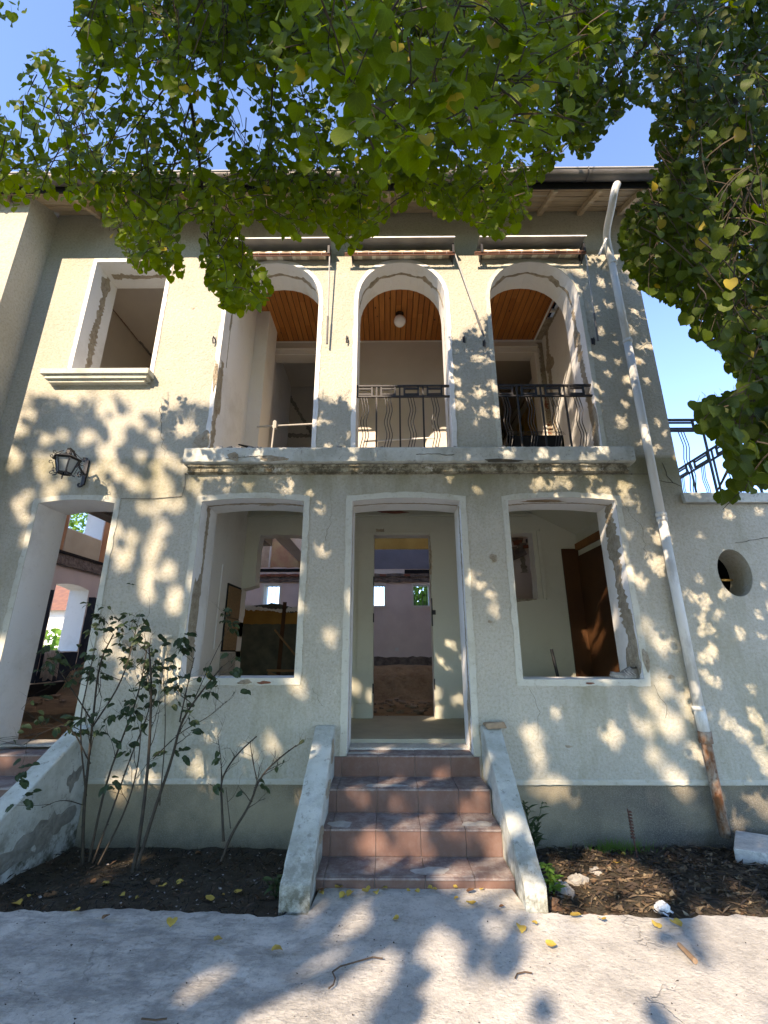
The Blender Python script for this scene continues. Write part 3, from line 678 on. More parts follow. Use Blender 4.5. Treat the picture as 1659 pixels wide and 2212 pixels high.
def xpanel(name, y0, y1, z0, z1, mat, h=.006, jag=.012):
    b = MB(); P = rag([(y0, z0), (y1, z0), (y1, z1), (y0, z1)], jag, .09); b.poly(P, [], LX, LX+h, xf=lambda x_, y_, z_: (y_, x_, z_)); return b.build(name, mat, house)
xpanel('navy_paint_band', 6.6, 8.70, .86, 2.55, NAVY); xpanel('navy_paint_band', 9.76, 11.18, .86, 2.55, NAVY); xpanel('navy_paint_band', 8.71, 9.74, .86, 1.40, NAVY)
xpanel('orange_paint_band', 6.6, 8.68, 3.30, 5.9, ORANGE, jag=.005); xpanel('orange_paint_band', 9.84, 11.18, 3.30, 5.9, ORANGE, jag=.005)
xpanel('cream_paint_patch', 8.69, 9.82, 3.30, 3.80, plain('cream_patch', (.56, .5, .36), (.5, .43, .3), 3), jag=.004)
b = MB(); b.box(LX, LX+.05, 6.6, FY, 3.06, 3.27, jit=.005); b.build('beam_scar', MORTAR, house)
b = MB(); b.box(LX, LX+.06, 6.6, FY, 3.272, 3.33); b.build('beam_scar', DARK, house)
b = MB(); b.box(LX, LX+.045, 6.6, FY, .62, .84, jit=.006); b.build('skirting', DARK, house)
# far wall bands
def fpanel(name, x0, x1, z0, z1, mat, h=.006, jag=.012):
    b = MB(); b.poly(rag([(x0, z0), (x1, z0), (x1, z1), (x0, z1)], jag, .1), [], FY-h, FY-.0005); return b.build(name, mat, house)
fpanel('beam_scar', LX+.1, 2.9, 3.07, 3.19, MORTAR, .03); fpanel('beam_scar', LX+.1, 2.9, 3.20, 3.27, MORTAR, .045)
fpanel('beam_recess_shade', -4.5, -1.9, 3.33, 3.41, DARK, .01, .002); fpanel('beam_recess_shade', .42, 1.1, 3.28, 3.38, DARK, .01, .002); fpanel('concrete_strip', -.6, .42, 3.28, 3.38, INNER, .02)  # near-black plates paint the shade of the beam recesses
for i_ in range(14):
    x0 = -3.4+i_*.165 if i_ < 8 else -.6+(i_-8)*.2
    if i_ in (9, 11, 12): continue
    b = MB(); b.box(x0, x0+.155, FY-.055, FY-.046, 3.205, 3.262, jit=.002); b.build('brick', BRICKM, house)
fpanel('blue_grey_paint_band', -.8, 1.1, 3.40, 3.90, BLUEG, jag=.002); fpanel('mustard_paint_band', -.8, 1.1, 3.905, 4.6, OCHRE, jag=.002)
fpanel('peeling_paint_patch', -3.5, -3.0, 3.45, 4.6, plain('cream_peeling', (.55, .45, .33), (.4, .3, .22), 6), .008); fpanel('peeling_paint_patch', -2.97, -2.12, 3.45, 4.6, plain('salmon_peeling', (.44, .24, .15), (.5, .36, .2), 4.5), .008); fpanel('peeling_paint_patch', -2.1, -1.6, 3.45, 4.6, MORTAR, .012)
b = MB(); b.tube([(-3.0, FY-.03, 3.45), (-3.0, FY-.03, 4.6)], .02, 6); b.build('conduit', WHITE, house)
fpanel('rubble_footing', LX, 2.9, 1.02, 1.29, MORTAR, .05, .02)
b = MB(); b.box(.17, .25, FY-.015, FY-.001, 1.42, 1.50); b.build('socket', WHITE, house)
b = MB(); b.box(-2.20, -2.17, FY-.02, FY-.001, 2.5, 2.95); b.build('wall_slot_shade', DARK, house)  # dark plate painted as the shade in a slot
# ruined low partition painted green below, orange above (seen through the left window)
b = MB(); b.poly(rag([(-3.6, .3), (-.55, .3), (-.55, 2.22), (-1.2, 2.3), (-1.7, 2.20), (-2.2, 2.28), (-2.6, 2.22), (-3.6, 2.3)], .02, .09), [], 8.5, 8.66); b.build('ruined_partition', DKGREEN, house)
b = MB(); b.poly(rag([(-3.5, 1.90), (-.6, 1.90), (-.6, 2.12), (-1.3, 2.2), (-1.8, 2.10), (-2.5, 2.2), (-3.5, 2.16)], .01, .08), [], 8.49, 8.4995); b.build('paint_band', plain('orange_brown_paint', (.36, .19, .045), (.28, .14, .03), 3), house)
strip('broken_plaster', [(-3.4, 2.22), (-2.6, 2.2), (-2.0, 2.14), (-1.2, 2.24), (-.6, 2.18)], .07, WHITE, YP(8.488))
b = MB(); b.bar((-1.93, 8.47, 2.3), (-1.97, 8.47, .9), .07, .01, up=(0, 1, 0)); b.build('rust_stain_strip', plain('rusty_brown_strip', (.10, .045, .02)), house)
# pink wall with broken beam behind the right window
b = MB(); b.box(1.15, 3.0, 7.6, 7.7, .5, 3.9); b.build('inner_cross_wall', PINKW, house)
b = MB(); b.bar((1.3, 7.56, 2.62), (2.35, 7.56, 3.08), .07, .16, up=(0, 0, 1)); b.build('broken_beam', MORTAR, house)
for i_ in range(16):
    x_ = random.uniform(1.6, 2.4); z_ = random.uniform(3.0, 3.4)
    b = MB(); b.box(x_, x_+.11, 7.53, 7.59, z_, z_+.06, jit=.012); b.build('broken_brick', MORTAR if i_ % 3 else BRICKM, house)
strip('broken_plaster', [(2.3, 3.2), (2.32, 2.9), (2.33, 2.7)], .09, BARE, YP(7.6))
b = MB(); b.box(1.62, 1.72, 7.585, 7.6, 2.96, 3.12); b.build('hole_shade', DARK, house)  # near-black plate on the wall, shade of a hole

# ---- dug earth floor and bank inside
def ez(x, y):
    z = .53+.03*nz(x, y, 2)+.02*nz(x*2, y*2, 3)
    if y > 9.2+.25*nz(x, 1, 1):
        t = min(1, (y-9.2-.25*nz(x, 1, 1))/.7); z += .56*t**.75+.05*nz(x*3, y*3, 2)*(1-abs(2*t-1))*2
    if x < -2.4 and y > 6.5: z += .10*min(1, (-2.4-x))
    return z
b = MB(); nx_, ny_ = 200, 120; vs = []
for j in range(ny_+1):
    for i in range(nx_+1):
        x_ = LX+(9.3)*i/nx_; y_ = 4.88+(FY-4.88)*j/ny_
        if -2.3 < x_ < 2.86 and y_ < BW2: vs.append((x_, y_, .3))
        else: vs.append((x_, y_, ez(x_, y_)))
b.add(vs, [(j*(nx_+1)+i, j*(nx_+1)+i+1, (j+1)*(nx_+1)+i+1, (j+1)*(nx_+1)+i) for j in range(ny_) for i in range(nx_)])
kind(b.build('earth_floor', EARTH, smooth=True), 'structure')

RUB = plain('hall_rubble', (.40, .30, .21), (.26, .18, .12), 18, bstr=.8)
b = MB()
for i in range(90):
    x_ = random.choice([random.uniform(-5.9, -3.4), random.uniform(-.35, .75)]); y_ = random.uniform(7.0, 9.1); s_ = random.uniform(.02, .08); z_ = ez(x_, y_)-.01
    b.box(x_, x_+s_*1.5, y_, y_+s_, z_, z_+s_*.7, jit=s_*.25)
o = b.build('hall_rubble', RUB); tag(o, 'loose rubble scattered over the earth floor inside the doorways', 'rubble'); o['kind'] = 'stuff'
# ---- roof, soffit boards, rafters, gutter
EY, EZ = 3.875, 6.63            # eave edge
slope = (6.9-EZ)/(D-EY)
nb = 5; EXR = 3.62
for i in range(nb):
    y0 = EY+(D-EY)*i/nb; y1 = EY+(D-EY)*(i+1)/nb
    xs = [-9.5]
    while xs[-1] < EXR: xs.append(min(EXR, xs[-1]+random.uniform(1.6, 3.2)))
    for a, c in zip(xs[:-1], xs[1:]):
        z0 = EZ+slope*(y0-EY); z1 = EZ+slope*(y1-EY); j = random.uniform(0, .004); gp = .004
        b = MB(); b.add([(a+.002, y0+gp, z0+j), (c-.002, y0+gp, z0+j), (c-.002, y1-gp, z1+j-slope*gp), (a+.002, y1-gp, z1+j-slope*gp), (a+.002, y0+gp, z0+.02+j), (c-.002, y0+gp, z0+.02+j), (c-.002, y1-gp, z1+.02+j), (a+.002, y1-gp, z1+.02+j)],
                    [(0, 3, 2, 1), (4, 5, 6, 7), (0, 1, 5, 4), (1, 2, 6, 5), (2, 3, 7, 6), (3, 0, 4, 7)])
        b.build('soffit_board', BOARD, house)
for i in range(7):                                              # right hand return of the eave
    y0 = D+.01+i*.115
    b = MB(); b.box(3.09, EXR, y0, y0+.109, 6.905, 6.925); b.build('soffit_board', BOARD, house)
for x_ in [3.56, 3.02, 2.50, 1.98, 1.25, .62, .02, -.6, -1.25, -1.85, -2.5, -3.15, -3.75, -4.6, -5.5]:
    b = MB(); b.bar((x_, EY+.015, EZ-.035), (x_, D+.0, 6.9-.035), .055, .065); b.build('rafter_end', BOARD, house)
b = MB(); b.bar((3.1, D-.02, 6.84), (EXR-.02, EY+.02, EZ-.03), .07, .08); b.build('hip_rafter', BOARD, house)
ROOF = plain('weathered_roof_tile', (.25, .12, .08), (.18, .09, .07), 5)
b = MB(); b.add([(-9.8, EY-.03, EZ+.045), (EXR+.05, EY-.03, EZ+.045), (EXR+.05, 6.5, EZ+.045), (-9.8, 6.5, EZ+.045), (-7.5, 6.5, 7.95), (2.0, 6.5, 7.95)], [(0, 1, 5, 4), (1, 2, 5), (3, 0, 4)]); b.build('roof', ROOF, house)  # left open behind the front slope so sky light reaches the hall
# gutter: half round trough with bright lip, brackets
def gutter_prof(y, z, r=.075):
    return [(y+r*math.cos(t), z+r*math.sin(t)) for t in [math.pi+math.pi*i/8 for i in range(9)]]
gy, gz = EY-.075, EZ+.075
pr = gutter_prof(gy, gz); seams = [-9.6, -7.2, -4.8, -2.4, 0, 2.35, EXR+.08]
for a, c in zip(seams[:-1], seams[1:]):
    b = MB(); k = len(pr); vs = [(a, y_, z_) for y_, z_ in pr]+[(c+.02, y_+.002, z_+.003) for y_, z_ in pr]+[(a, gy+(y_-gy)*.95, gz+(z_-gz)*.95) for y_, z_ in pr]+[(c+.02, gy+(y_-gy)*.95, gz+(z_-gz)*.95) for y_, z_ in pr]
    fs = [(i, i+1, k+i+1, k+i) for i in range(k-1)]+[(2*k+i, 3*k+i, 3*k+i+1, 2*k+i+1) for i in range(k-1)]+[(0, k, 3*k, 2*k), (k-1, 3*k-1, 4*k-1, 2*k-1)]
    b.add(vs, fs); gt = b.build('gutter', ZINC, house, smooth=True)
    b = MB(); b.tube([(a, gy-.077, gz), (c, gy-.077, gz)], .009, 6); b.build('gutter_lip', plain('bright_zinc_lip', (.6, .6, .6), (.5, .5, .5), rough=.4), gt)
for x_ in (3.3, 2.30, 1.3, .3, -.7, -1.7, -2.7, -3.7, -4.7):
    b = MB(); b.tube([(x_, gy+.084*math.cos(t), gz+.084*math.sin(t)) for t in [math.pi+math.pi*i/8 for i in range(9)]], .007, 5); b.build('gutter_bracket', BLACK, house)
b = MB(); b.box(-9.5, EXR, EY-.004, EY+.012, EZ-.045, EZ+.04, jit=.002); b.build('fascia', DARK, house)

# ---- terrace wing on the right with round window
wing = thing('terrace_wing', 'single storey rendered wing with a flat terrace roof and a round porthole opening', 'building', (6, D, 0))
cx_, cz_ = 3.43, 2.17; hole = [(cx_+.165*math.cos(t), cz_+.235*math.sin(t)) for t in [2*math.pi*i/36 for i in range(36)]]
b = MB(); b.poly([(3.091, .36), (9, .36), (9, 2.88), (3.091, 2.88)], [hole], D, D+.30, 0, 0); b.build('wall', STUCCO, wing)
b = MB(); b.box(3.091, 9, D+.012, D+.3, -.6, .358); b.build('plinth', PLINTH, wing)
b = MB(); b.box(3.091, 9, D-.012, D+.012, .322, .36, jit=.002); b.build('plinth_ledge', LEDGE, wing)
b = MB(); b.box(3.06, 9, D-.05, D+.35, 2.885, 2.99, jit=.004); b.build('coping', CHEEK, wing)
b = MB(); b.box(3.091, 9, D+.35, 9, 2.8, 2.9); b.build('terrace_floor', CONC, wing)
b = MB(); b.box(3.091, 9, D+1.2, D+1.25, .3, 2.8); b.build('inner_wall', DARK, wing)  # near-black so the porthole looks dark inside
b = MB(); b.box(3.2, 3.7, D+.26, D+.28, cz_-.045, cz_-.025); b.build('window_bar', plain('ochre_bar', (.30, .2, .07)), wing)
strip('crack', wob([(3.5, 2.47), (3.8, 2.52), (4.2, 2.5)], .012), .005, CRK, YP(D), wing); strip('crack', wob([(3.5, .33), (3.55, .1), (3.62, -.1)], .012), .005, CRK, YP(D+.012), wing)

# ================================================================== STEPS
def steps(name, label, loc, dx, cheek_right_only=False):
    st = thing(name, label, 'steps', loc)
    RY = [3.40, 3.70, 4.03, 4.385]; RZ = [0.0, .055, .222, .386, .552]; x0, x1 = -.475+dx, .80+dx
    if cheek_right_only: x0, x1 = -4.05, -2.83
    core = MB()
    for i in range(4): core.box(x0-.01, x1+.01, RY[i]+.012, RY[i+1]+.012 if i < 3 else D-.001, -.3, RZ[i+1]-.012)
    core.build('step_core', GROUT, st)
    joints = [x0]+[q for q in (np.arange(-.41+dx-.32*6, x1, .32)) if x0+.03 < q < x1-.03]+[x1]
    for i in range(4):
        ja = [j+random.uniform(-.004, .004) for j in joints]
        for a, c in zip(ja[:-1], ja[1:]):
            b = MB(); b.box(a+.002, c-.002, RY[i]+random.uniform(0, .002), RY[i]+.011, (RZ[i] if i else -.05)+.001, RZ[i+1]-.013); b.build('riser_tile', RISER, st)
        yb = RY[i+1] if i < 3 else D+.20
        if i == 3:
            lo, hi = (-.366, .751) if not cheek_right_only else (-3.66, -2.865)
            jb = [lo]+[q for q in ja[1:-1] if lo+.03 < q < hi-.03]+[hi]
        else: jb = ja
        for a, c in zip(jb[:-1], jb[1:]):
            b = MB(); b.box(a+.002, c-.002, RY[i]-.008, yb-.003, RZ[i+1]-.0118, RZ[i+1]+random.uniform(-.001, .001), jit=.0008); t = b.build('tread_tile', TREAD, st)
            if (i+int(a*10)) % 2 == 0:
                g_ = MB()
                for q in range(3): g_.box(a+.01, c-.01, RY[i]+.012+q*.014, RY[i]+.018+q*.014, RZ[i+1]+.0005, RZ[i+1]+.003)
                g_.build('grip_ridge', TREAD, t)
    # cement smears and rubble on treads
    for (cx, i, rx, ry) in ((x0+.45, 2, .16, .05), (x0+.75, 0, .12, .06), (x0+.25, 3, .2, .05), (x1-.15, 1, .1, .07), (x0+.12, 1, .08, .07)):
        blob('cement_smear', (cx, RY[i]+.09), rx, ry, plain('pale_cement_smear', (.44, .43, .40), (.33, .32, .30), 20, bstr=.8), lambda a, b_, h, z=RZ[i+1]: (a, b_, z+h*.5+.0006), st, proud=.004)
    # cheek walls
    ck = [((x0-.165, x0+.015), (x0-.17, x0-.002)), ((x1-.005, x1+.12), (x1+.03, x1+.20))]
    if cheek_right_only: ck = [((-2.83, -2.66), (-2.83, -2.665)), ((-4.22, -4.05), (-4.22, -4.05))]
    for (f0, f1), (b0, b1) in ck:
        prof = [(3.15, -.3), (3.15, .115), (3.165, .128), (3.75, .44), (4.30, .765), (4.36, .79), (D+.01, .79), (D+.01, -.3)]
        b = MB(); vs = []; sub = []
        for i in range(len(prof)-1):
            p, q = Vector(prof[i]), Vector(prof[i+1]); m_ = max(1, int((q-p).length/.06))
            for j in range(m_): sub.append(p.lerp(q, j/m_))
        n = len(sub)
        for s_ in (0, .05, .5, .95, 1):
            for p in sub:
                t = max(0, min(1, (p.x-3.15)/(D-3.15))); xa = f0+(b0-f0)*t; xb = f1+(b1-f1)*t; fr = p.y > .05
                e = -.007 if s_ in (0, 1) and fr else 0
                jj = (lambda: random.uniform(-.003, .003)) if fr and p.x < D-.02 else (lambda: 0)
                vs.append((xa+(xb-xa)*s_+jj(), p.x+jj(), p.y+e+jj()))
        fs = []
        for s_ in range(4):
            for i in range(n): fs.append((s_*n+i, s_*n+(i+1) % n, (s_+1)*n+(i+1) % n, (s_+1)*n+i))
        fs += [tuple(range(n))[::-1], tuple(4*n+i for i in range(n))]
        b.add(vs, fs); cw = b.build('cheek_wall', CHEEK, st)
    return st
ES = steps('entrance_steps', 'terracotta and dusty purple tiled steps between two flaking cheek walls at the middle doorway', (.16, 3.9, 0), 0)
blob('broken_plaster', (3.95, .40), .2, .05, BARE, lambda a, b_, h: (-.472+h, a, b_), ES); blob('broken_plaster', (4.22, .62), .09, .09, BARE, lambda a, b_, h: (-.474+h, a, b_), ES); blob('broken_plaster', (3.6, .22), .12, .05, BARE, lambda a, b_, h: (-.465+h, a, b_), ES)
steps('entrance_steps', 'tiled steps at the left doorway, partly cut off, with a weathered sloping cheek wall', (-3.4, 3.9, 0), 0, True)
LS = bpy.data.objects['entrance_steps.001']
for c_, rx, rz in (((3.75, .05), .25, .10), ((4.1, .1), .18, .12), ((3.4, -.02), .15, .06), ((4.25, .4), .07, .08)):
    blob('peeled_render', c_, rx, rz, plain('grey_exposed_render', (.25, .245, .21), (.16, .155, .13), 12, bstr=1, bdist=.02), lambda a, b_, h: (-2.662+h, a, b_), LS, jag=.6)

# ================================================================== RAILINGS
def railing(name, label, x0, x1, Y, zt, zb, mods, vert=True, along=None, group=None):
    """panel runs along x unless `along` gives a mapper"""
    mp = along or (lambda u, dy, z: (u, Y+dy, z))
    rl = thing(name, label, 'railing', mp((x0+x1)/2, 0, zb), group)
    z2 = zt-.135; T = .014
    def bar(nm, a, c, w_, h_):
        b = MB(); b.bar(mp(*a), mp(*c), w_, h_); return b.build(nm, BLACK, rl)
    bar('top_rail', (x0-.02, 0, zt), (x1+.02, 0, zt), .032, .018); bar('middle_rail', (x0-.02, 0, z2), (x1+.02, 0, z2), .026, .018)
    if not vert: bar('bottom_rail', (x0-.02, 0, zb+.02), (x1+.02, 0, zb+.02), .02, .012)
    mw = (x1-x0)/mods
    for i in range(mods):
        m0 = x0+mw*i; a = m0+.06*mw; c = m0+.66*mw
        bx = MB()
        for u in (a, c): bx.bar(mp(u, 0, z2), mp(u, 0, zt), .020, .020)
        for f in (.26, .78): bx.bar(mp(a, 0, zt-.135*f), mp(c, 0, zt-.135*f), .018, .018)
        bx.build('square_motif', BLACK, rl)
        if i < mods-1 or not vert: bar('upright', (m0+.86*mw, .001, zt), (m0+.86*mw, .001, zb), .018, .018)
        H = z2-zb
        for k in (-1, 0, 1):
            u = (a+c)/2-.012+k*.030; P = [(u, 0, z2)]
            for j in range(1, 5):
                o_ = .026 if j % 2 else 0
                P += [(u+o_, 0, z2-H*(j/4.4)+.012), (u+o_, 0, z2-H*(j/4.4)-.03)]
            P.append((u+.008, 0, zb)); b = MB(); b.tube([mp(*p) for p in P], .005, 5); b.build('wavy_baluster', BLACK, rl)
    return rl
zt = at(1180, 833, 4.47).z
railing('balcony_railing', 'black wrought iron balcony railing across the middle arch', -.352, .708, 4.47, zt, 3.50, 4, group='balcony railings in the arches')
railing('balcony_railing', 'black wrought iron balcony railing across the right arch in front of a crate', 1.245, 2.325, 4.47, zt, 3.50, 4, group='balcony railings in the arches')
railing('terrace_railing', 'black wrought iron railing along the street edge of the terrace roof, half behind leaves', 3.10, 6.4, 4.50, 3.90, 3.0, 7, vert=False)
railing('terrace_railing', 'black wrought iron railing running back along the inner side of the terrace roof', 4.9, 6.6, 0, 3.90, 3.0, 4, vert=False, along=lambda u, dy, z: (4.15, u, z))
b = MB(); b.box(4.1, 4.6, 6.7, 7.2, 2.9, 4.0); b.box(4.06, 4.64, 6.66, 7.24, 4.0, 4.05); tag(b.build('terrace_chimney', WHITE), 'low white chimney block behind the terrace railings', 'chimney')

# ================================================================== AWNINGS
def awning(label, x0, x1, rod):
    aw = thing('awning', label, 'awning', ((x0+x1)/2, D, 6.2), 'rolled awnings above the arches')
    b = MB(); b.add([(x0, D-.001, 6.29), (x1, D-.001, 6.29), (x1, 4.215, 6.262), (x0, 4.215, 6.262), (x0, D-.001, 6.295), (x1, D-.001, 6.295), (x1, 4.215, 6.267), (x0, 4.215, 6.267)], [(0, 1, 2, 3), (4, 7, 6, 5), (0, 4, 5, 1), (1, 5, 6, 2), (0, 3, 7, 4)])
    b.build('hood', GREYM, aw)
    b = MB(); b.add([(x0, 4.213, 6.268), (x1, 4.213, 6.268), (x1, 4.209, 6.246), (x0, 4.209, 6.246)], [(0, 1, 2, 3)]); b.build('hood_lip', plain('white_enamel', (.75, .76, .76)), aw)
    b = MB(); vs = []; k = 40
    for i in range(k+1):
        x_ = x0+.03+(x1-x0-.09)*i/k; s_ = .006*math.sin(i*1.3)
        vs += [(x_, 4.405, 6.21), (x_, 4.35+s_*.3, 6.19), (x_, 4.31, 6.15+s_), (x_, 4.305, 6.115+s_*.6), (x_, 4.33, 6.10), (x_, 4.405, 6.115)]
    b.add(vs, [(i*6+q, (i+1)*6+q, (i+1)*6+(q+1) % 6, i*6+(q+1) % 6) for i in range(k) for q in range(6)]); b.build('rolled_canvas', CANVAS, aw, smooth=True)
    b = MB(); b.tube([(x0-.06, 4.285, 6.085), (x1+.0, 4.285, 6.088)], .012, 8); b.build('front_bar', BROWNM, aw)
    b = MB(); b.tube([(x0-.06, 4.29, 6.06), (x1+.0, 4.29, 6.063)], .008, 6); b.build('front_bar', BROWNM, aw)
    rg = MB()
    for i in range(9):
        x_ = x0+.1+(x1-x0-.2)*i/8; rg.tube([(x_, 4.285+.015*math.cos(t), 6.085+.02*math.sin(t)) for t in [2*math.pi*j/8 for j in range(9)]], .002, 4)
    rg.build('canvas_ring', plain('white_metal', (.6, .6, .6)), aw)
    for x_ in (x0+.02, x1-.03):
        b = MB(); b.box(x_, x_+.025, 4.27, D, 6.08, 6.22); b.bar((x_+.012, D-.01, 6.02), (x_+.012, 4.29, 6.10), .012, .012); b.build('bracket', BLACK, aw)
    if rod:
        b = MB(); a_, c_ = Vector(rod[0]), Vector(rod[1]); b.tube([a_, a_.lerp(c_, .7)], .009, 6); b.build('crank_rod', plain('pale_rod', (.42, .42, .40)), aw)
        b = MB(); b.tube([a_.lerp(c_, .7), c_], .012, 6); b.build('rod_handle', plain('grey_rod_handle', (.16, .16, .16)), aw)
    return aw
awning('rolled striped awning with grey metal hood over the left arch, partly behind the hanging branch', -1.93, -.70, ((-.705, 4.30, 6.08), (-.70, 4.36, 4.83)))
awning('rolled striped awning with grey metal hood over the middle arch', -.46, .83, ((.835, 4.30, 6.08), (1.13, 4.385, 4.95)))
awning('rolled striped awning with grey metal hood over the right arch', 1.13, 2.43, ((2.43, 4.30, 6.08), (2.44, 4.37, 4.86)))
for i_, (px, py) in enumerate(((461, 734), (749, 733), (1003, 733), (1047, 742), (1283, 737))):
    p = at(px, py, D-.03); tg = ['left of the left arch', 'between the left and middle arches', 'right of the middle arch', 'beside the left edge of the right arch', 'right of the right arch'][i_]
    b = MB(); b.tube([(p.x, D, p.z+.04), (p.x, D-.04, p.z+.04), (p.x, D-.05, p.z), (p.x, D-.03, p.z-.05), (p.x+.01, D-.01, p.z-.03)], .007, 5); b.box(p.x-.015, p.x+.015, D-.008, D-.0005, p.z-.02, p.z+.06)
    tag(b.build('cord_cleat', BLACK), 'small black iron cord cleat on the wall '+tg, 'cleat', 'awning cord cleats')

# ================================================================== DOWNPIPE
dp = thing('downpipe', 'white painted rain downpipe with a rusty iron foot at the right corner', 'downpipe', (2.78, 4.35, 0))
def pipe(nm, pts, r, mat, n=14):
    # smooth the polyline
    P = [Vector(p) for p in pts]; b = MB(); b.tube(P, r, n); return b.build(nm, mat, dp, smooth=True)
pts = [at(1333, 398, 3.80), at(1329, 408, 3.80), at(1325, 425, 3.83), at(1321, 450, 3.95), at(1314, 480, 4.12), at(1309, 510, 4.27)]
xx = 2.775; pts += [Vector((xx-.02, 4.355, 6.18)), Vector((xx-.01, 4.36, 6.0))]
def smooth(P, it=2):
    for _ in range(it):
        Q = [P[0]]
        for a, c in zip(P[:-1], P[1:]): Q += [a.lerp(c, .25), a.lerp(c, .75)]
        Q.append(P[-1]); P = Q
    return P
pipe('swan_neck', smooth([Vector(p) for p in pts]), .042, PIPE)
pipe('pipe_section', [(xx-.01, 4.36, 6.02), (xx-.005, 4.36, 4.82)], .040, PIPE); pipe('pipe_section', [(xx-.005, 4.36, 4.86), (xx, 4.36, 2.74)], .042, PIPE)
pipe('pipe_section', [(xx, 4.36, 2.76), (xx+.005, 4.358, .93)], .043, PIPE); pipe('pipe_section', [(xx+.005, 4.358, .96), (xx+.01, 4.356, .74)], .047, PIPE)
pipe('cast_iron_foot', [(xx+.01, 4.355, .74), (xx+.01, 4.355, .70), (xx+.012, 4.355, .4), (xx+.015, 4.35, -.04)], .041, RUST)
pipe('rusty_collar', [(xx+.01, 4.356, .755), (xx+.01, 4.356, .66)], .054, RUST); 
for z_ in (5.98, 4.84, 2.75, 2.70, .94): pipe('joint_ring', [(xx, 4.36, z_-.018), (xx, 4.36, z_+.018)], .050, PIPE)
for z_ in (4.80, 2.66):
    b = MB(); b.box(xx-.012, xx+.012, 4.38, D, z_-.01, z_+.01); b.build('wall_clip', RUST, dp)
b = MB(); b.bar(at(1294, 551, 4.30), at(1310, 516, 4.25), .03, .02); tag(b.build('wall_hook', PIPE), 'white painted flat iron hook beside the top of the downpipe', 'hook')
b = MB(); q = [(2.62, 4.02), (3.35, 3.62), (3.62, 3.98), (2.9, 4.38)]; b.add([(x_, y_, z_) for z_ in (-.10, .0) for x_, y_ in q], [(3, 2, 1, 0), (4, 5, 6, 7), (0, 1, 5, 4), (1, 2, 6, 5), (2, 3, 7, 6), (3, 0, 4, 7)])
so_ = b.build('splash_slab', CONC, bevel=.006); tag(so_, 'rough grey concrete slab under the foot of the downpipe', 'slab')

# ================================================================== LAMPS
def spiral(c, r, a0, turns, u, v, n=14, shrink=.35):
    c = Vector(c); u = Vector(u); v = Vector(v)
    return [c+(u*math.cos(a0+turns*2*math.pi*i/n)+v*math.sin(a0+turns*2*math.pi*i/n))*r*(1-(1-shrink)*i/n) for i in range(n+1)]
mp_ = at(183, 1022, D-.02); LXc = mp_.x; LZ = mp_.z
lan = thing('wall_lantern', 'black wrought iron wall lantern with frosted panes above the left doorway', 'lantern', (LXc, D, LZ))
b = MB(); b.box(LXc-.018, LXc+.018, D-.025, D-.0005, LZ-.13, LZ+.15); b.tube(spiral((LXc-.03, D-.02, LZ+.15), .03, 0, .7, (1, 0, 0), (0, 0, 1)), .010, 6); b.tube(spiral((LXc-.03, D-.02, LZ-.13), .03, 0, -.7, (1, 0, 0), (0, 0, 1)), .010, 6); b.build('back_plate', BLACK, lan)
by = D-.30; tip = (LXc, by, LZ+.155)
b = MB(); b.tube([(LXc, D-.02, LZ-.02), (LXc, D-.1, LZ+.02), (LXc, by+.06, LZ+.15), tip, (LXc, by-.02, LZ+.14)], .011, 6); b.build('arm', BLACK, lan)
b = MB(); b.tube(spiral((LXc, D-.09, LZ-.05), .04, 0, 1.2, (0, 1, 0), (0, 0, 1)), .006, 5); b.tube(spiral((LXc, D-.16, LZ+.03), .035, 0, 1.2, (0, 1, 0), (0, 0, 1)), .006, 5); b.build('arm_scroll', BLACK, lan)
rt, rb_, zt_, zb_ = .105, .062, LZ+.03, LZ-.115
def hx(r, z, i): t = 2*math.pi*(i+.25)/6; return Vector((LXc+r*math.cos(t), by+r*math.sin(t), z))
cage = MB()
for i in range(6):
    cage.tube([hx(rt, zt_, i), hx(rb_, zb_, i)], .008, 5); cage.tube([hx(rt, zt_, i), hx(rt, zt_, i+1)], .007, 5); cage.tube([hx(rb_, zb_, i), hx(rb_, zb_, i+1)], .008, 5)
    b = MB(); b.add([hx(rt*.96, zt_, i), hx(rt*.96, zt_, i+1), hx(rb_*.96, zb_, i+1), hx(rb_*.96, zb_, i)], [(0, 1, 2, 3)]); b.build('pane', FROST, lan)
cage.build('cage', BLACK, lan)
rf = MB(); rr = [hx(rt+.03, zt_+.004, i) for i in range(6)]+[hx(.03, zt_+.06, i) for i in range(6)]+[hx(.03, zt_+.10, i) for i in range(6)]+[Vector((LXc, by, zt_+.125))]
rf.add(rr, [(i, (i+1) % 6, 6+(i+1) % 6, 6+i) for i in range(6)]+[(6+i, 6+(i+1) % 6, 12+(i+1) % 6, 12+i) for i in range(6)]+[(12+i, 12+(i+1) % 6, 18) for i in range(6)]); rf.build('lantern_roof', BLACK, lan)
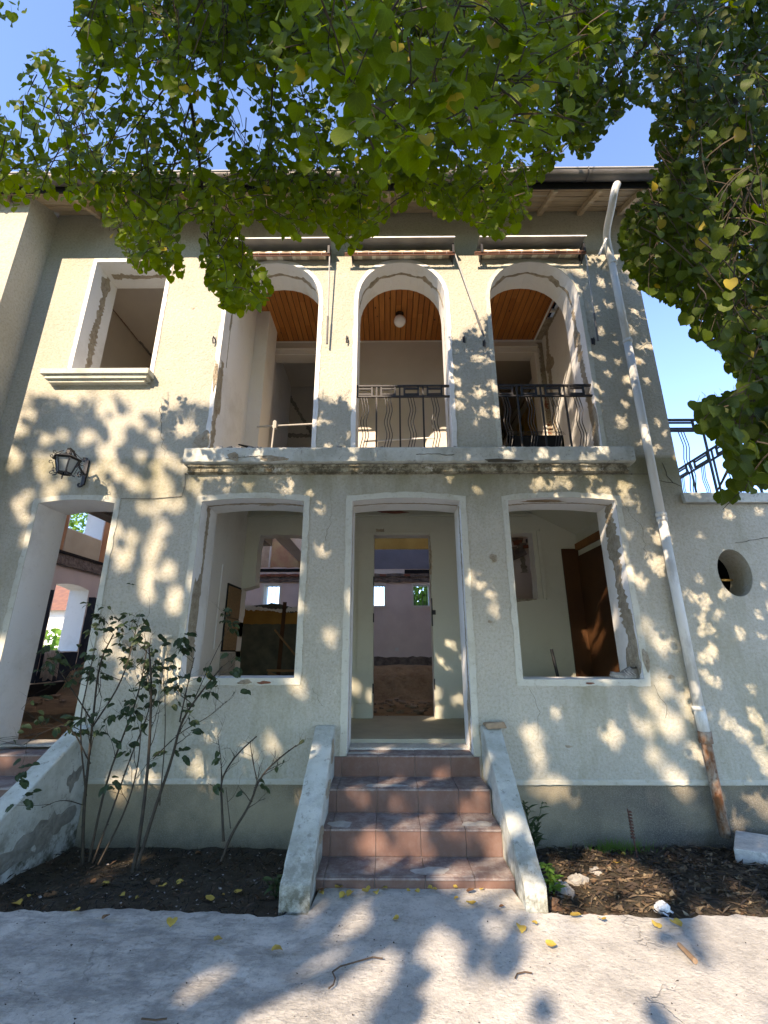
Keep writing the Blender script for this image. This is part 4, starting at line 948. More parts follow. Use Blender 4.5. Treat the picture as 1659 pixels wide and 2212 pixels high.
for i in range(6):
    if i in (1,): continue
    t = 2*math.pi*(i+.25)/6; d = Vector((math.cos(t), math.sin(t), 0)); up = Vector((0, 0, 1)); o_ = Vector((LXc, by, 0)); b = MB()
    for z_, s_, r_ in ((zt_+.03, 1, .022), (zt_-.03, 1, .022), (zb_-.005, -1, .024)):
        b.tube(spiral(o_+d*(rt+.035 if z_ > zb_+.02 else rb_+.05)+up*z_, r_, math.pi, s_*.95, d, up), .0035, 4)
    b.tube([o_+d*(rt+.015)+up*(zt_-.045), o_+d*(rb_+.03)+up*(zb_+.015)], .0035, 4); b.tube([o_+d*(rt+.02)+up*(zt_+.02), o_+d*.05+up*(zt_+.085)], .0035, 4); b.build('scroll', BLACK, lan)
    b = MB(); b.tube([hx(rb_, zb_, i), hx(rb_+.01, zb_-.02, i), hx(rb_+.035, zb_-.03, i)], .006, 5); b.build('foot', BLACK, lan)

gl = at(862, 692, 5.6); gl = Vector((.19, 5.62, UZ-.135))
lmp = thing('ceiling_lamp', 'white opal globe lamp on the pine ceiling seen through the middle arch', 'lamp', (gl.x, gl.y, UZ))
b = MB(); b.lathe([(.001, -.09)]+[(.092*math.sin(t), -.092*math.cos(t)) for t in [math.pi*i/12 for i in range(1, 12)]]+[(.03, .092)], gl, 20); b.build('globe', GLOBE, lmp, smooth=True)
b = MB(); b.lathe([(.0, .085), (.05, .085), (.06, .12), (.062, .134), (.0, .134)], gl, 16); b.build('base', plain('dark_brown_lamp_base', (.05, .03, .02)), lmp, smooth=True)

# ================================================================== SMALL THINGS ON THE HOUSE
b = MB(); b.tube(smooth([at(372, 1374, D-.02), at(358, 1376, D-.02), at(354, 1385, D-.02), at(352, 1400, D-.02), at(337, 1512, D-.02), at(336, 1518, D-.02), at(341, 1521, D-.02), at(357, 1521, D-.02)], 1), .012, 8)
for p in (at(352, 1397, D-.02), at(341, 1490, D-.02)): b.box(p.x-.018, p.x+.018, D-.035, D, p.z-.01, p.z+.01)
tag(b.build('gas_pipe', BAND), 'thin bent white gas pipe on the wall left of the left ground floor window', 'pipe')
b = MB(); cp = [at(1405, 1024, D-.008), at(1180, 1023, D-.008), at(700, 1023, D-.008), at(401, 1024, D-.008), at(399, 1050, D-.008), at(393, 1072, D-.008), at(330, 1077, D-.008), at(262, 1077, D-.008)]
b.tube(cp, .004, 5)
for i_ in range(26): 
    p = cp[3].lerp(cp[0], i_/25); b.box(p.x-.006, p.x+.006, D-.014, D-.002, p.z-.006, p.z+.008)
tag(b.build('wall_cable', plain('beige_cable', (.20, .18, .14))), 'thin cable clipped to the wall under the balcony slab', 'cable')
# shoes on the right window sill
def shoe(label, c, ang, s=1.0):
    sh = thing('running_shoe', label, 'shoe', c, 'pair of running shoes'); sh.rotation_euler = (0, 0, ang)
    k = 14; m_ = 10; up = MB(); so2 = MB(); uv = []; sv = []
    for i in range(k+1):
        t = i/k; x_ = (t-.5)*.29*s; wd = .045*(math.sin(math.pi*min(1, max(0, (t*.92+.06))))**.45)*(1-.18*abs(t-.62))
        h = .028+.02*t+(.045*max(0, min(1, (t-.35)/.3)))-(.018*math.exp(-((t-.78)/.12)**2))
        toe = .012*max(0, .2-t)*5
        for j in range(m_):
            a_ = math.pi*j/(m_-1); cw = math.cos(a_); sw = math.sin(a_)**.6
            uv.append((x_, wd*cw*(1-.35*(j not in (0, m_-1))*math.sin(a_)**3), .022+toe+h*sw))
        for cw, z_ in ((-1.08, .0), (1.08, .0), (1.12, .012), (1.05, .026), (-1.05, .026), (-1.12, .012)): sv.append((x_*1.03, wd*cw, z_+toe*.7))
    up.add(uv, [(i*m_+j, (i+1)*m_+j, (i+1)*m_+j+1, i*m_+j+1) for i in range(k) for j in range(m_-1)]+[tuple(range(m_)), tuple(k*m_+j for j in range(m_))[::-1]])
    so2.add(sv, [(i*6+j, (i+1)*6+j, (i+1)*6+(j+1) % 6, i*6+(j+1) % 6) for i in range(k) for j in range(6)]+[tuple(range(6))[::-1], tuple(k*6+j for j in range(6))])
    LOC[sh] = Vector((0, 0, 0))
    up.build('upper', plain('dusty_grey_mesh', (.24, .22, .19), (.15, .135, .115), 30), sh, smooth=True); so2.build('sole', plain('dirty_white_sole', (.33, .31, .27), (.13, .12, .10), 30), sh)
    b = MB(); b.lathe([(.028, .0), (.032, .01), (.026, .016), (.0, .004)], (.085, 0, .085), 10); b.build('collar', plain('dark_shoe_lining', (.05, .045, .04)), sh)
    for q in range(4):
        b = MB(); b.tube([(-.02+q*.022, -.026, .066+q*.007), (-.015+q*.022, 0, .078+q*.008), (-.02+q*.022, .026, .066+q*.007)], .003, 4); b.build('lace', plain('pale_lace', (.5, .48, .42)), sh)
    b = MB()
    for q in range(3): b.bar((.0+q*.035, -.047, .03), (-.035+q*.035, -.036, .062), .006, .003)
    b.build('side_stripe', plain('pale_stripe', (.55, .53, .48)), sh)
p_ = at(1352, 1462, 4.50)
shoe('grey running shoe lying nearest on the right ground floor window sill', (p_.x, 4.50, 1.185), R(8)); shoe('grey running shoe tucked behind the first one on the window sill', (p_.x+.13, 4.58, 1.185), R(35))
b = MB(); s0 = at(1191, 1402, 5.3); b.tube([s0, (s0.x+.13, 5.35, .62)], .018, 8); tag(b.build('iron_bar', BLACK), 'black iron bar leaning inside the right ground floor window', 'bar')
b = MB(); p_ = at(1072, 1590, 4.30); b.box(p_.x-.09, p_.x+.09, 4.29, 4.39, .792, .825, jit=.016); bo = b.build('broken_brick', plain('tan_stone', (.36, .25, .16), (.24, .16, .1), 12, bstr=.8), bevel=.008); tag(bo, 'tan broken tile piece on top of the right cheek wall', 'stone')
# crate, pole, debris on the loggia
cr = thing('crate', 'black plastic crate with mesh cover behind the right arch railing', 'crate', (1.75, 4.75, 3.52))
x0, x1 = 1.38, 2.02; b = MB(); b.box(x0, x1, 4.66, 4.68, 3.52, 3.80); b.box(x0, x0+.02, 4.66, 4.95, 3.52, 3.80); b.box(x1-.02, x1, 4.66, 4.95, 3.52, 3.80); b.box(x0, x1, 4.93, 4.95, 3.52, 3.80); b.build('box', plain('black_plastic', (.012, .011, .011)), cr)
b = MB()
for i_ in range(34): b.tube([(x0+(x1-x0)*i_/33, 4.65, 3.80), (x0+(x1-x0)*(i_+1.3)/33, 4.69, 3.865)], .0018, 3); b.tube([(x0+(x1-x0)*(i_+1.3)/33, 4.65, 3.80), (x0+(x1-x0)*i_/33, 4.69, 3.865)], .0018, 3)
b.tube([(x0, 4.69, 3.865), (x1, 4.69, 3.855)], .004, 4); b.build('wire_mesh', plain('dark_wire', (.05, .05, .05)), cr)
b = MB(); b.tube([at(555, 922, 5.3), at(690, 915, 5.3)], .012, 8); tag(b.build('metal_pole', plain('galvanised_pole', (.42, .41, .38))), 'pale horizontal scaffold pole inside the left arch', 'pole')
b = MB(); b.tube([at(594, 908, 5.26), at(586, 975, 5.26)], .012, 8); b.box(at(594,918,5.27).x-.025, at(594,918,5.27).x+.02, 5.25, 5.31, at(594,918,5.27).z-.05, at(594,918,5.27).z+.05); tag(b.build('metal_pole', plain('galvanised_pole', (.42, .41, .38))), 'pale upright scaffold pole clamped under the horizontal one in the left arch', 'pole')
b = MB(); p_ = at(513, 956, 4.40); b.add([(p_.x, 4.42, 3.575), (p_.x+.03, 4.36, 3.56), (p_.x+.26, 4.37, 3.508), (p_.x+.22, 4.44, 3.508), (p_.x+.14, 4.40, 3.555)], [(0, 1, 4), (1, 2, 4), (2, 3, 4), (3, 0, 4)]); tag(b.build('torn_roofing_sheet', plain('black_felt', (.02, .02, .022))), 'torn black sheet curling on the slab edge under the left arch', 'sheet')
b = MB()
for i_ in range(26):
    x_ = random.uniform(-1.86, -1.3) if i_ < 16 else random.uniform(-1.3, 2.1); s_ = random.uniform(.008, .03); b.box(x_, x_+s_*1.6, 4.35, 4.35+s_, 3.503, 3.503+s_*.8, jit=s_*.35)
tag(b.build('rubble', plain('grey_rubble', (.34, .33, .31), (.22, .21, .2), 20)), 'loose grey plaster rubble along the slab edge below the arches', 'rubble'); bpy.data.objects['rubble']['kind'] = 'stuff'
b = MB(); b.bar((-.36, 5.9, 4.34), (.70, 5.9, 4.40), .015, .02); tag(b.build('washing_line_rod', plain('white_rod', (.66, .66, .64))), 'thin white rod crossing behind the middle arch railing', 'rod')
# inside the left window: props
for a_, c_, r_, m_, lb in (((-1.80, 7.3, 1.75), (-1.05, 7.6, .86), .02, WOOD, 'long thin pale batten leaning behind the left ground floor window'), ((-1.78, 7.0, 1.12), (-1.2, 7.1, .88), .035, WOOD, 'short timber plank slanting down behind the left ground floor window'), ((-2.0, 7.8, 1.12), (-.6, 7.8, 1.10), .03, WOOD, 'horizontal timber rail behind the left ground floor window'), ((-1.9, 6.7, .92), (-1.2, 6.9, .80), .015, BLACK, 'black iron rod low behind the left ground floor window')):
    b = MB(); b.bar(a_, c_, r_*2, r_*1.2); tag(b.build('timber_prop' if m_ is WOOD else 'iron_rod', m_), lb, 'plank' if m_ is WOOD else 'rod')
# cloth hanging over the low window of the gutted hall
b = MB(); vs = []; k = 24
for i in range(k+1):
    y_ = 8.76+.42*i/k; f = .02*math.sin(i*.9)
    vs += [(LX-.12, y_, 1.435), (LX+.01, y_, 1.44), (LX+.03+f, y_, 1.36), (LX+.035+f*1.6, y_, 1.15), (LX+.03+f*2, y_+.01, .93+.05*math.sin(i*.7))]
b.add(vs, [(i*5+q, (i+1)*5+q, (i+1)*5+q+1, i*5+q+1) for i in range(k) for q in range(4)]); tag(b.build('cloth', plain('grey_beige_cloth', (.50, .45, .40), (.36, .32, .29), 8), smooth=True), 'grey beige cloth hung over the sill of the window deep inside the left doorway', 'cloth')

# ================================================================== THINGS ON THE GROUND
def gz_(x, y): return bedz(x, y) if y > 3.13 else .008*nz(x, y, 1.5)+.004*nz(x*2, y*2, 4)-.006
p_ = Vector((*[c for c in ((1300-829.5)/FOC*0+1.42, 3.02)], 0))
def gat(px, py, z=0.0):
    r = ray(px, py); t = (z-EYE)/r[2]; return Vector((r[0]*t, r[1]*t, z))
def crumple(name, px, py, rx, h, mat, label, cat, zz=None, seed=0, squash=1):
    rr_ = random.Random(seed); p = gat(px, py, 0); z0 = gz_(p.x, p.y) if zz is None else zz
    b = MB(); nu, nv = 12, 6; vs = []
    for j in range(nv+1):
        for i in range(nu):
            t = 2*math.pi*i/nu; v = math.pi/2*j/nv; q = rr_.uniform(.7, 1.25)
            vs.append((p.x+rx*math.cos(t)*math.cos(v)*q, p.y+rx*squash*math.sin(t)*math.cos(v)*q, z0-.004+h*math.sin(v)*rr_.uniform(.75, 1.2)))
    b.add(vs, [(j*nu+i, j*nu+(i+1) % nu, (j+1)*nu+(i+1) % nu, (j+1)*nu+i) for j in range(nv) for i in range(nu)]); return tag(b.build(name, mat), label, cat)
WPAPER = plain('white_crumpled_paper', (.74, .74, .73), (.66, .66, .65)); STONE = plain('pale_broken_render', (.34, .32, .29), (.24, .23, .205), 14, bstr=.8)
crumple('crumpled_paper', 1431, 1958, .045, .05, WPAPER, 'white crumpled paper at the edge of the right flower bed', 'paper', seed=1)
crumple('stone', 1213, 1898, .07, .07, STONE, 'whitish broken stone against the right cheek wall beside the green weed', 'stone', seed=2)
crumple('stone', 1248, 1875, .08, .05, STONE, 'flat whitish stone behind the green weed in the right bed', 'stone', seed=3, squash=.5)
crumple('stone', 1285, 1855, .05, .035, STONE, 'small pale stone near the wall in the right bed beside the grass tuft', 'stone', seed=4)
crumple('earth_clod', 1190, 1935, .06, .05, plain('brown_clod', (.13, .075, .045), (.08, .045, .03), 25, bstr=1), 'brown clod of earth by the foot of the right cheek wall', 'clod', seed=5)
b = MB(); a_, c_ = gat(1472, 1866+590-590+150-0, 0), None
a_ = gat(1468, 2047); c_ = gat(1503, 2083); b.tube([(a_.x, a_.y, .012), (c_.x, c_.y, .012)], [.011, .013], 8); tag(b.build('bark_tube', plain('tan_bark_tube', (.36, .24, .15), (.25, .16, .1), 20)), 'short tan tube of bark lying on the sunny concrete at right', 'bark')
tw_mat = plain('dry_twig', (.11, .07, .045), (.07, .045, .03), 20)
for lab, P in (('curved brown twig forked at one end on the concrete below the steps', [(718, 2104), (735, 2092), (770, 2082), (805, 2072), (827, 2075)]), ('second end of the forked twig curling towards the viewer', [(718, 2104), (724, 2118), (720, 2132), (710, 2140)]), ('thin dark hooked twig on the concrete right of centre', [(1113, 2118), (1118, 2108), (1135, 2104), (1150, 2107)]),
               ('short dark twig on the shaded concrete at left', [(305, 2018+188), (335, 2023+186), (360, 2206)])):
    b = MB(); b.tube([(gat(*p).x, gat(*p).y, .008) for p in P], .0035, 5); tag(b.build('twig', tw_mat), lab, 'twig')
# fallen leaves: real individuals
def heart(n=1):
    R_ = [(.0, .05), (.22, -.05), (.44, .06), (.56, .32), (.53, .60), (.40, .82), (.19, .96), (0, 1.05)]
    return R_
def leaf_mesh(name, fold=.12, curl=.10, tint=.5, petiole=True, mat=None, serr=0.0, wscale=1.0, seed=0):
    rr_ = random.Random(seed); R_ = [(a*wscale+(rr_.uniform(-.02, .02) if 0 < i < 7 else 0), b_) for i, (a, b_) in enumerate(heart())]
    mid = [(0, .05), (0, .33), (0, .6), (0, .85), (0, 1.10)]
    V = []; UVs = []; F = []
    def zf(u, v): return fold*abs(u)-curl*(v-.45)**2+.03*math.sin(v*9+seed)*abs(u)*2
    for u, v in mid: V.append((u, v, zf(u, v))); UVs.append((u, v))
    for sgn in (1, -1):
        base = len(V)
        for u, v in R_[1:7]: V.append((sgn*u, v, zf(u, v))); UVs.append((sgn*u, v))
        q = [base+i for i in range(6)]
        fs = [(0, q[0], q[1]), (0, q[1], q[2], 1), (1, q[2], q[3]), (1, q[3], 2), (2, q[3], q[4]), (2, q[4], 3), (3, q[4], q[5]), (3, q[5], 4)]
        F += [f if sgn > 0 else f[::-1] for f in fs]
    if petiole:
        b0 = len(V); V += [(-.014, .06, 0), (.014, .06, 0), (.012, -.25, .03), (-.012, -.25, .03), (.010, -.55, .12), (-.010, -.55, .12)]; UVs += [(0, .0)]*6
        F += [(b0, b0+1, b0+2, b0+3), (b0+3, b0+2, b0+4, b0+5)]
    V = [(x_, y_-.05, z_) for x_, y_, z_ in V]
    return np.array(V), F, np.array(UVs)
def mesh_from(name, V, F, UVs, tint, mat):
    me = bpy.data.meshes.new(name); me.from_pydata([tuple(v) for v in V], [], F)
    uvl = me.uv_layers.new(name='UVMap'); li = np.empty(len(me.loops), int); me.loops.foreach_get('vertex_index', li)
    uvl.data.foreach_set('uv', UVs[li].astype(np.float32).ravel())
    a_ = me.attributes.new('tint', 'FLOAT', 'POINT'); a_.data.foreach_set('value', np.full(len(V), tint, np.float32) if np.isscalar(tint) else tint.astype(np.float32))
    me.materials.append(mat); me.polygons.foreach_set('use_smooth', [True]*len(me.polygons)); return me
dry = []
for i in range(6):
    V, F, U = leaf_mesh('fallen_leaf', fold=random.uniform(.2, .7), curl=random.uniform(-.5, .6), seed=i, petiole=(i % 2 == 0))
    dry.append(mesh_from('fallen_leaf', V, F, U, .5, DRYY if i < 4 else DRYB))
spots = [(157, 1974), (222, 1990), (205, 1905), (235, 1906), (335, 1908), (350, 1915), (383, 1912), (425, 1975-290+140), (372, 1990), (455, 1957), (587, 2057), (463, 2038), (700, 1925), (735, 1922), (760, 1930), (790, 1925), (812, 1928), (835, 1922), (842, 1905), (880, 1930), (905, 1932), (925, 1922), (945, 1926), (990, 1945), (1010, 1932), (1020, 1960), (1160, 2000), (1182, 2048), (1125, 2002), (1088, 1962), (1145, 1925), (1330, 1862), (1390, 1810), (1350, 1838), (1420, 1860), (1455, 1995), (1300, 1990), (690, 1930), (860, 1990), (60, 1945), (30, 1962), (120, 1945), (95, 1948), (260, 1938), (300, 1940), (1420, 2006), (1235, 1985), (980, 1920), (1040, 1925), (1062, 1912), (715, 1915), (745, 1935), (510, 1935), (560, 1945), (480, 1930)]
FL = []
for i, (px, py) in enumerate(spots):
    p = gat(px, py, 0)
    if p.y > 3.13 and not (-.46 < p.x < .78): p = gat(px, py, -.09)
    me = dry[random.choice([0, 1, 2, 3, 0, 1, 2, 3, 4, 5])]; o = bpy.data.objects.new('fallen_leaf', me); S.collection.objects.link(o)
    s_ = random.uniform(.025, .055); on = 'on the concrete' if p.y < 3.13 or -.46 < p.x < .78 else 'on the flower bed soil'
    z_ = .012 if p.y < 3.13 or -.46 < p.x < .78 else bedz(p.x, p.y)+.01
    o.location = (p.x, p.y, z_); o.scale = (s_, s_, s_); o.rotation_euler = (random.uniform(-.3, .3), random.uniform(-.3, .3), random.uniform(0, 6.3))
    col_ = 'yellow' if me in dry[:4] else 'brown'
    zone = ('on the left flower bed soil' if p.x < 0 else 'on the right flower bed mulch') if 'soil' in on else ('at the foot of the steps' if p.y > 3.12 else ('on the concrete left of the steps' if p.x < -.5 else ('on the concrete right of the steps' if p.x > .85 else 'on the concrete in front of the steps')))
    FL.append((col_, zone, p.x, o))
ORD = 'first second third fourth fifth sixth seventh eighth ninth tenth eleventh twelfth thirteenth fourteenth fifteenth sixteenth seventeenth eighteenth nineteenth twentieth'.split()
for key in sorted({(a_[0], a_[1]) for a_ in FL}):
    for n_, (_, _, _, o) in enumerate(sorted([a_ for a_ in FL if (a_[0], a_[1]) == key], key=lambda q: q[2])):
        tag(o, f'{key[0]} dry leaf, {ORD[min(n_, 19)]} from the left {key[1]}', 'leaf', f'{key[0]} fallen leaves {key[1]}')
# ground litter nobody could count
def litter(name, n, region, mats, sizes, label, twigs=False):
    V = []; F = []; MI = []
    for i in range(n):
        x_ = random.uniform(region[0], region[1]); y_ = random.uniform(region[2], region[3])
        if region[4] and random.random() > region[4](x_, y_): continue
        z_ = gz_(x_, y_)+.004; a_ = random.uniform(0, 6.3); s_ = random.uniform(*sizes)*(.5+random.random()); k = len(V)
        if twigs and random.random() < .5:
            dx, dy = math.cos(a_)*s_*2.5, math.sin(a_)*s_*2.5; px, py = -math.sin(a_)*.003, math.cos(a_)*.003; dz = random.uniform(-.01, .03)
            V += [(x_-dx, y_-dy, z_+.003), (x_+px, y_+py, z_+.014+dz*.5), (x_+dx, y_+dy, z_+.006+max(0, dz)), (x_-px, y_-py, z_+.006+dz*.5)]; F.append((k, k+1, k+2, k+3)); MI.append(random.choice([1, 2, 2]))
        else:
            q = [(math.cos(a_+t)*s_*random.uniform(.5, 1), math.sin(a_+t)*s_*random.uniform(.35, .8)) for t in (0, 1.3, 2.6, 3.6, 4.9)]
            V += [(x_+u, y_+v, z_+random.uniform(0, s_*.9)) for u, v in q]+[(x_, y_, z_+s_*.15)]; F += [(k+j, k+(j+1) % 5, k+5) for j in range(5)]; MI += [random.randrange(len(mats))]*5
    me = bpy.data.meshes.new(name); me.from_pydata(V, [], F)
    for m_ in mats: me.materials.append(m_)
    me.polygons.foreach_set('material_index', MI)
    o = bpy.data.objects.new(name, me); S.collection.objects.link(o); tag(o, label, 'litter'); o['kind'] = 'stuff'
GRIT = plain('pale_grit', (.40, .38, .35), (.28, .26, .24), 40)
litter('mulch', 6500, (.9, 5, 3.14, 4.40, None), [plain('brown_mulch', (.12, .07, .04), (.06, .038, .025), 30), plain('tan_mulch', (.15, .105, .065), (.10, .07, .045), 30), plain('dark_mulch', (.05, .036, .027)), plain('straw', (.24, .19, .125), (.17, .13, .08), 30)], (.008, .026), 'brown mulch of dry leaves twigs and bark in the right flower bed', True)
litter('soil_litter', 3600, (-4, -.6, 3.14, 4.38, None), [GRIT, plain('brown_mulch', (.12, .07, .04), (.06, .038, .025), 30), plain('dark_crumb', (.04, .034, .027)), plain('brown_mulch', (.12, .07, .04))], (.003, .013), 'fine crumbs and dry bits on the dark soil of the left flower bed', True)
litter('pavement_grit', 900, (-3, 3.4, 1.9, 3.13, None), [GRIT, plain('dark_grit', (.06, .05, .04)), plain('dark_grit', (.06, .05, .04))], (.0015, .006), 'fine grit and crumbs scattered over the concrete pavement')
litter('step_foot_litter', 260, (-.46, .78, 3.2, 3.40, lambda x_, y_: (y_-3.2)/.2), [DRYY, DRYB, tw_mat], (.008, .022), 'crushed yellow and brown leaf bits along the foot of the steps', True)

# ================================================================== PLANTS
def pip(px, py, poly):
    P = np.array(poly, float); inside = np.zeros(len(px), bool); j = len(P)-1
    for i in range(len(P)):
        xi, yi = P[i]; xj, yj = P[j]
        c = ((yi > py) != (yj > py)) & (px < (xj-xi)*(py-yi)/(yj-yi+1e-9)+xi); inside ^= c; j = i
    return inside
LEFT_M = [(-80, 190), (0, 235), (40, 175), (70, 120), (105, 100), (150, 150), (170, 165), (160, 90), (140, 60), (165, 10), (200, -40), (700, -60), (1300, -60), (1330, 60), (1290, 120), (1300, 220), (1270, 290), (1210, 350), (1150, 400), (1140, 470),
          (1100, 520), (1040, 505), (1000, 470), (950, 475), (900, 430), (850, 465), (800, 520), (760, 550), (715, 520), (690, 480), (640, 520), (600, 505), (560, 480), (520, 500), (545, 540), (575, 590), (590, 630), (560, 665), (515, 685),
          (480, 668), (450, 620), (432, 560), (440, 500), (400, 470), (385, 520), (400, 590), (370, 605), (330, 580), (300, 595), (262, 545), (225, 490), (190, 440), (150, 455), (110, 430), (60, 430), (35, 460), (0, 440), (-80, 430)]
RIGHT_M = [(1160, -60), (1800, -60), (1800, 1080), (1640, 1050), (1560, 1105), (1535, 1105), (1600, 1030), (1570, 1010), (1560, 960), (1510, 930), (1500, 880), (1590, 850), (1600, 830), (1560, 770), (1510, 730), (1470, 665), (1400, 640), (1360, 590), (1340, 540),
           (1350, 470), (1385, 430), (1425, 350), (1405, 290), (1420, 250), (1370, 225), (1320, 270), (1260, 350), (1210, 300), (1200, 150)]
HOLES = [([(60, 20), (130, 10), (175, 60), (160, 130), (110, 100), (50, 120), (20, 150)], 0), ([(465, 170), (520, 190), (540, 260), (530, 330), (490, 290), (500, 220)], .25), ([(450, 295), (478, 300), (490, 360), (455, 350)], .15), ([(100, 220), (145, 215), (140, 300), (95, 310)], .45),
         ([(800, 320), (830, 330), (820, 370), (795, 360)], .3), ([(1180, 190), (1230, 160), (1240, 230), (1190, 250)], .45), ([(165, 240), (200, 250), (190, 330), (160, 320)], .45), ([(390, 100), (440, 130), (450, 190), (410, 180)], .5), ([(640, 340), (700, 350), (690, 375), (640, 372)], .5)]
def zs(xf):
    t = np.clip((xf+.3)/2.6, 0, 1); t = t*t*(3-2*t); return 4.10+1.75*t+.12*np.sin(xf*3.1)+.08*np.sin(xf*7.3)
def shade_ok(P, extra=0):
    t = D-P[:, 1]; xf = P[:, 0]+.48*t; zf = P[:, 2]-.70*t
    return zf < zs(xf)+extra
_gr = np.random.default_rng(77); GAPS = []  # tunnels cut through the leaves along the sun to place sun spots
for x0, x1, z0, z1, n, r0, r1 in ((-4.6, -1.9, 2.9, 4.1, 130, .02, .04), (-2.2, -.2, 2.9, 4.0, 50, .02, .04), (-.9, .9, 3.4, 4.2, 20, .02, .035), (.7, 3.2, 3.4, 5.7, 140, .02, .045), (-3.8, 1.1, .2, 3.0, 110, .025, .05),
        (1.1, 3.3, .2, 3.4, 130, .03, .06), (3.1, 6, -.3, 3, 120, .03, .07), (-3.5, .3, -2.4, -.6, 9, .03, .05), (.2, 1.9, -2.2, -.4, 130, .03, .06), (1.6, 4.5, -2.4, -.7, 150, .045, .12), (-.3, 1.2, -.6, .3, 22, .025, .045), (-4.2, -3.5, 1.1, 1.4, 12, .08, .12)):
    k = 0
    while k < n*.85:
        c = (_gr.uniform(x0, x1), _gr.uniform(z0, z1)); m_ = _gr.integers(1, 3)
        for _ in range(m_):
            a_ = _gr.uniform(0, 6.3); d_ = _gr.uniform(.10, .3); GAPS.append((c[0]+d_*math.cos(a_), c[1]+d_*math.sin(a_), _gr.uniform(r0, r1))); k += 1
SDn = np.array(SD)
def in_gaps(C, grow_=.048, scale=1.0):
    kill = np.zeros(len(C), bool)
    for x_, z_, r_ in GAPS:
        v = C-np.array([x_, D, z_]); a_ = v@SDn; kill |= (np.sum(v*v, 1)-a_*a_) < (r_*scale+grow_)**2
    return kill
def frames(tip, nrm):
    """rows: x axis, y axis (tip), z axis (normal)"""
    y = tip/np.linalg.norm(tip, axis=1, keepdims=True); z = nrm-y*np.sum(nrm*y, 1, keepdims=True); z /= np.linalg.norm(z, axis=1, keepdims=True); x = np.cross(y, z)
    return np.stack([x, y, z], 2)                               # columns are the axes
def joined(name, V, F, UVs, C, M, sc, tint, mat, parent):
    """many copies of one leaf as a single mesh"""
    n = len(C); nv = len(V); P = np.einsum('nij,vj->nvi', M, V)*sc[:, None, None]+C[:, None, :]
    off = np.array(LOC[parent]) if parent in LOC else 0
    P = (P-off).reshape(-1, 3)
    lt = np.array([len(f) for f in F]); idx = np.concatenate([np.array(f) for f in F])
    me = bpy.data.meshes.new(name); me.vertices.add(n*nv); me.vertices.foreach_set('co', P.astype(np.float32).ravel())
    L = len(idx); me.loops.add(n*L); al = (np.arange(n)[:, None]*nv+idx[None, :]).ravel(); me.loops.foreach_set('vertex_index', al.astype(np.int32))
    st_ = np.concatenate([[0], np.cumsum(lt)[:-1]]); me.polygons.add(n*len(lt))
    me.polygons.foreach_set('loop_start', (np.arange(n)[:, None]*L+st_[None, :]).ravel().astype(np.int32))
    me.update(calc_edges=True)
    uvl = me.uv_layers.new(name='UVMap'); uvl.data.foreach_set('uv', np.tile(UVs[idx], (n, 1)).astype(np.float32).ravel())
    a_ = me.attributes.new('tint', 'FLOAT', 'POINT'); a_.data.foreach_set('value', np.repeat(tint, nv).astype(np.float32))
    me.materials.append(mat); me.polygons.foreach_set('use_smooth', [True]*len(me.polygons))
    o = bpy.data.objects.new(name, me); S.collection.objects.link(o); o.parent = parent; return o
TINTS = [.05, .25, .4, .5, .6, .75, .97]
def leaf_objects(base, variants, C, M, sc, tint, parent, mat_key):
    off = LOC[parent]
    for i in range(len(C)):
        v = variants[i % len(variants)][int(np.argmin([abs(t-tint[i]) for t in TINTS]))]
        o = bpy.data.objects.new(base, v); S.collection.objects.link(o); o.parent = parent
        m = Matrix([list(M[i][r]*sc[i])+[C[i][r]-off[r]] for r in range(3)]+[[0, 0, 0, 1]]); o.matrix_local = m
lin_geo = [leaf_mesh('leaf', fold=f, curl=c, seed=s_, wscale=w_) for f, c, s_, w_ in ((.10, .12, 1, 1.0), (.22, .3, 2, .94), (.30, -.1, 3, 1.05), (.15, .5, 4, .9))]
def variants_for(mat, geos, nm='leaf'): return [[mesh_from(nm, g_[0], g_[1], g_[2], t, mat) for t in TINTS] for g_ in geos]
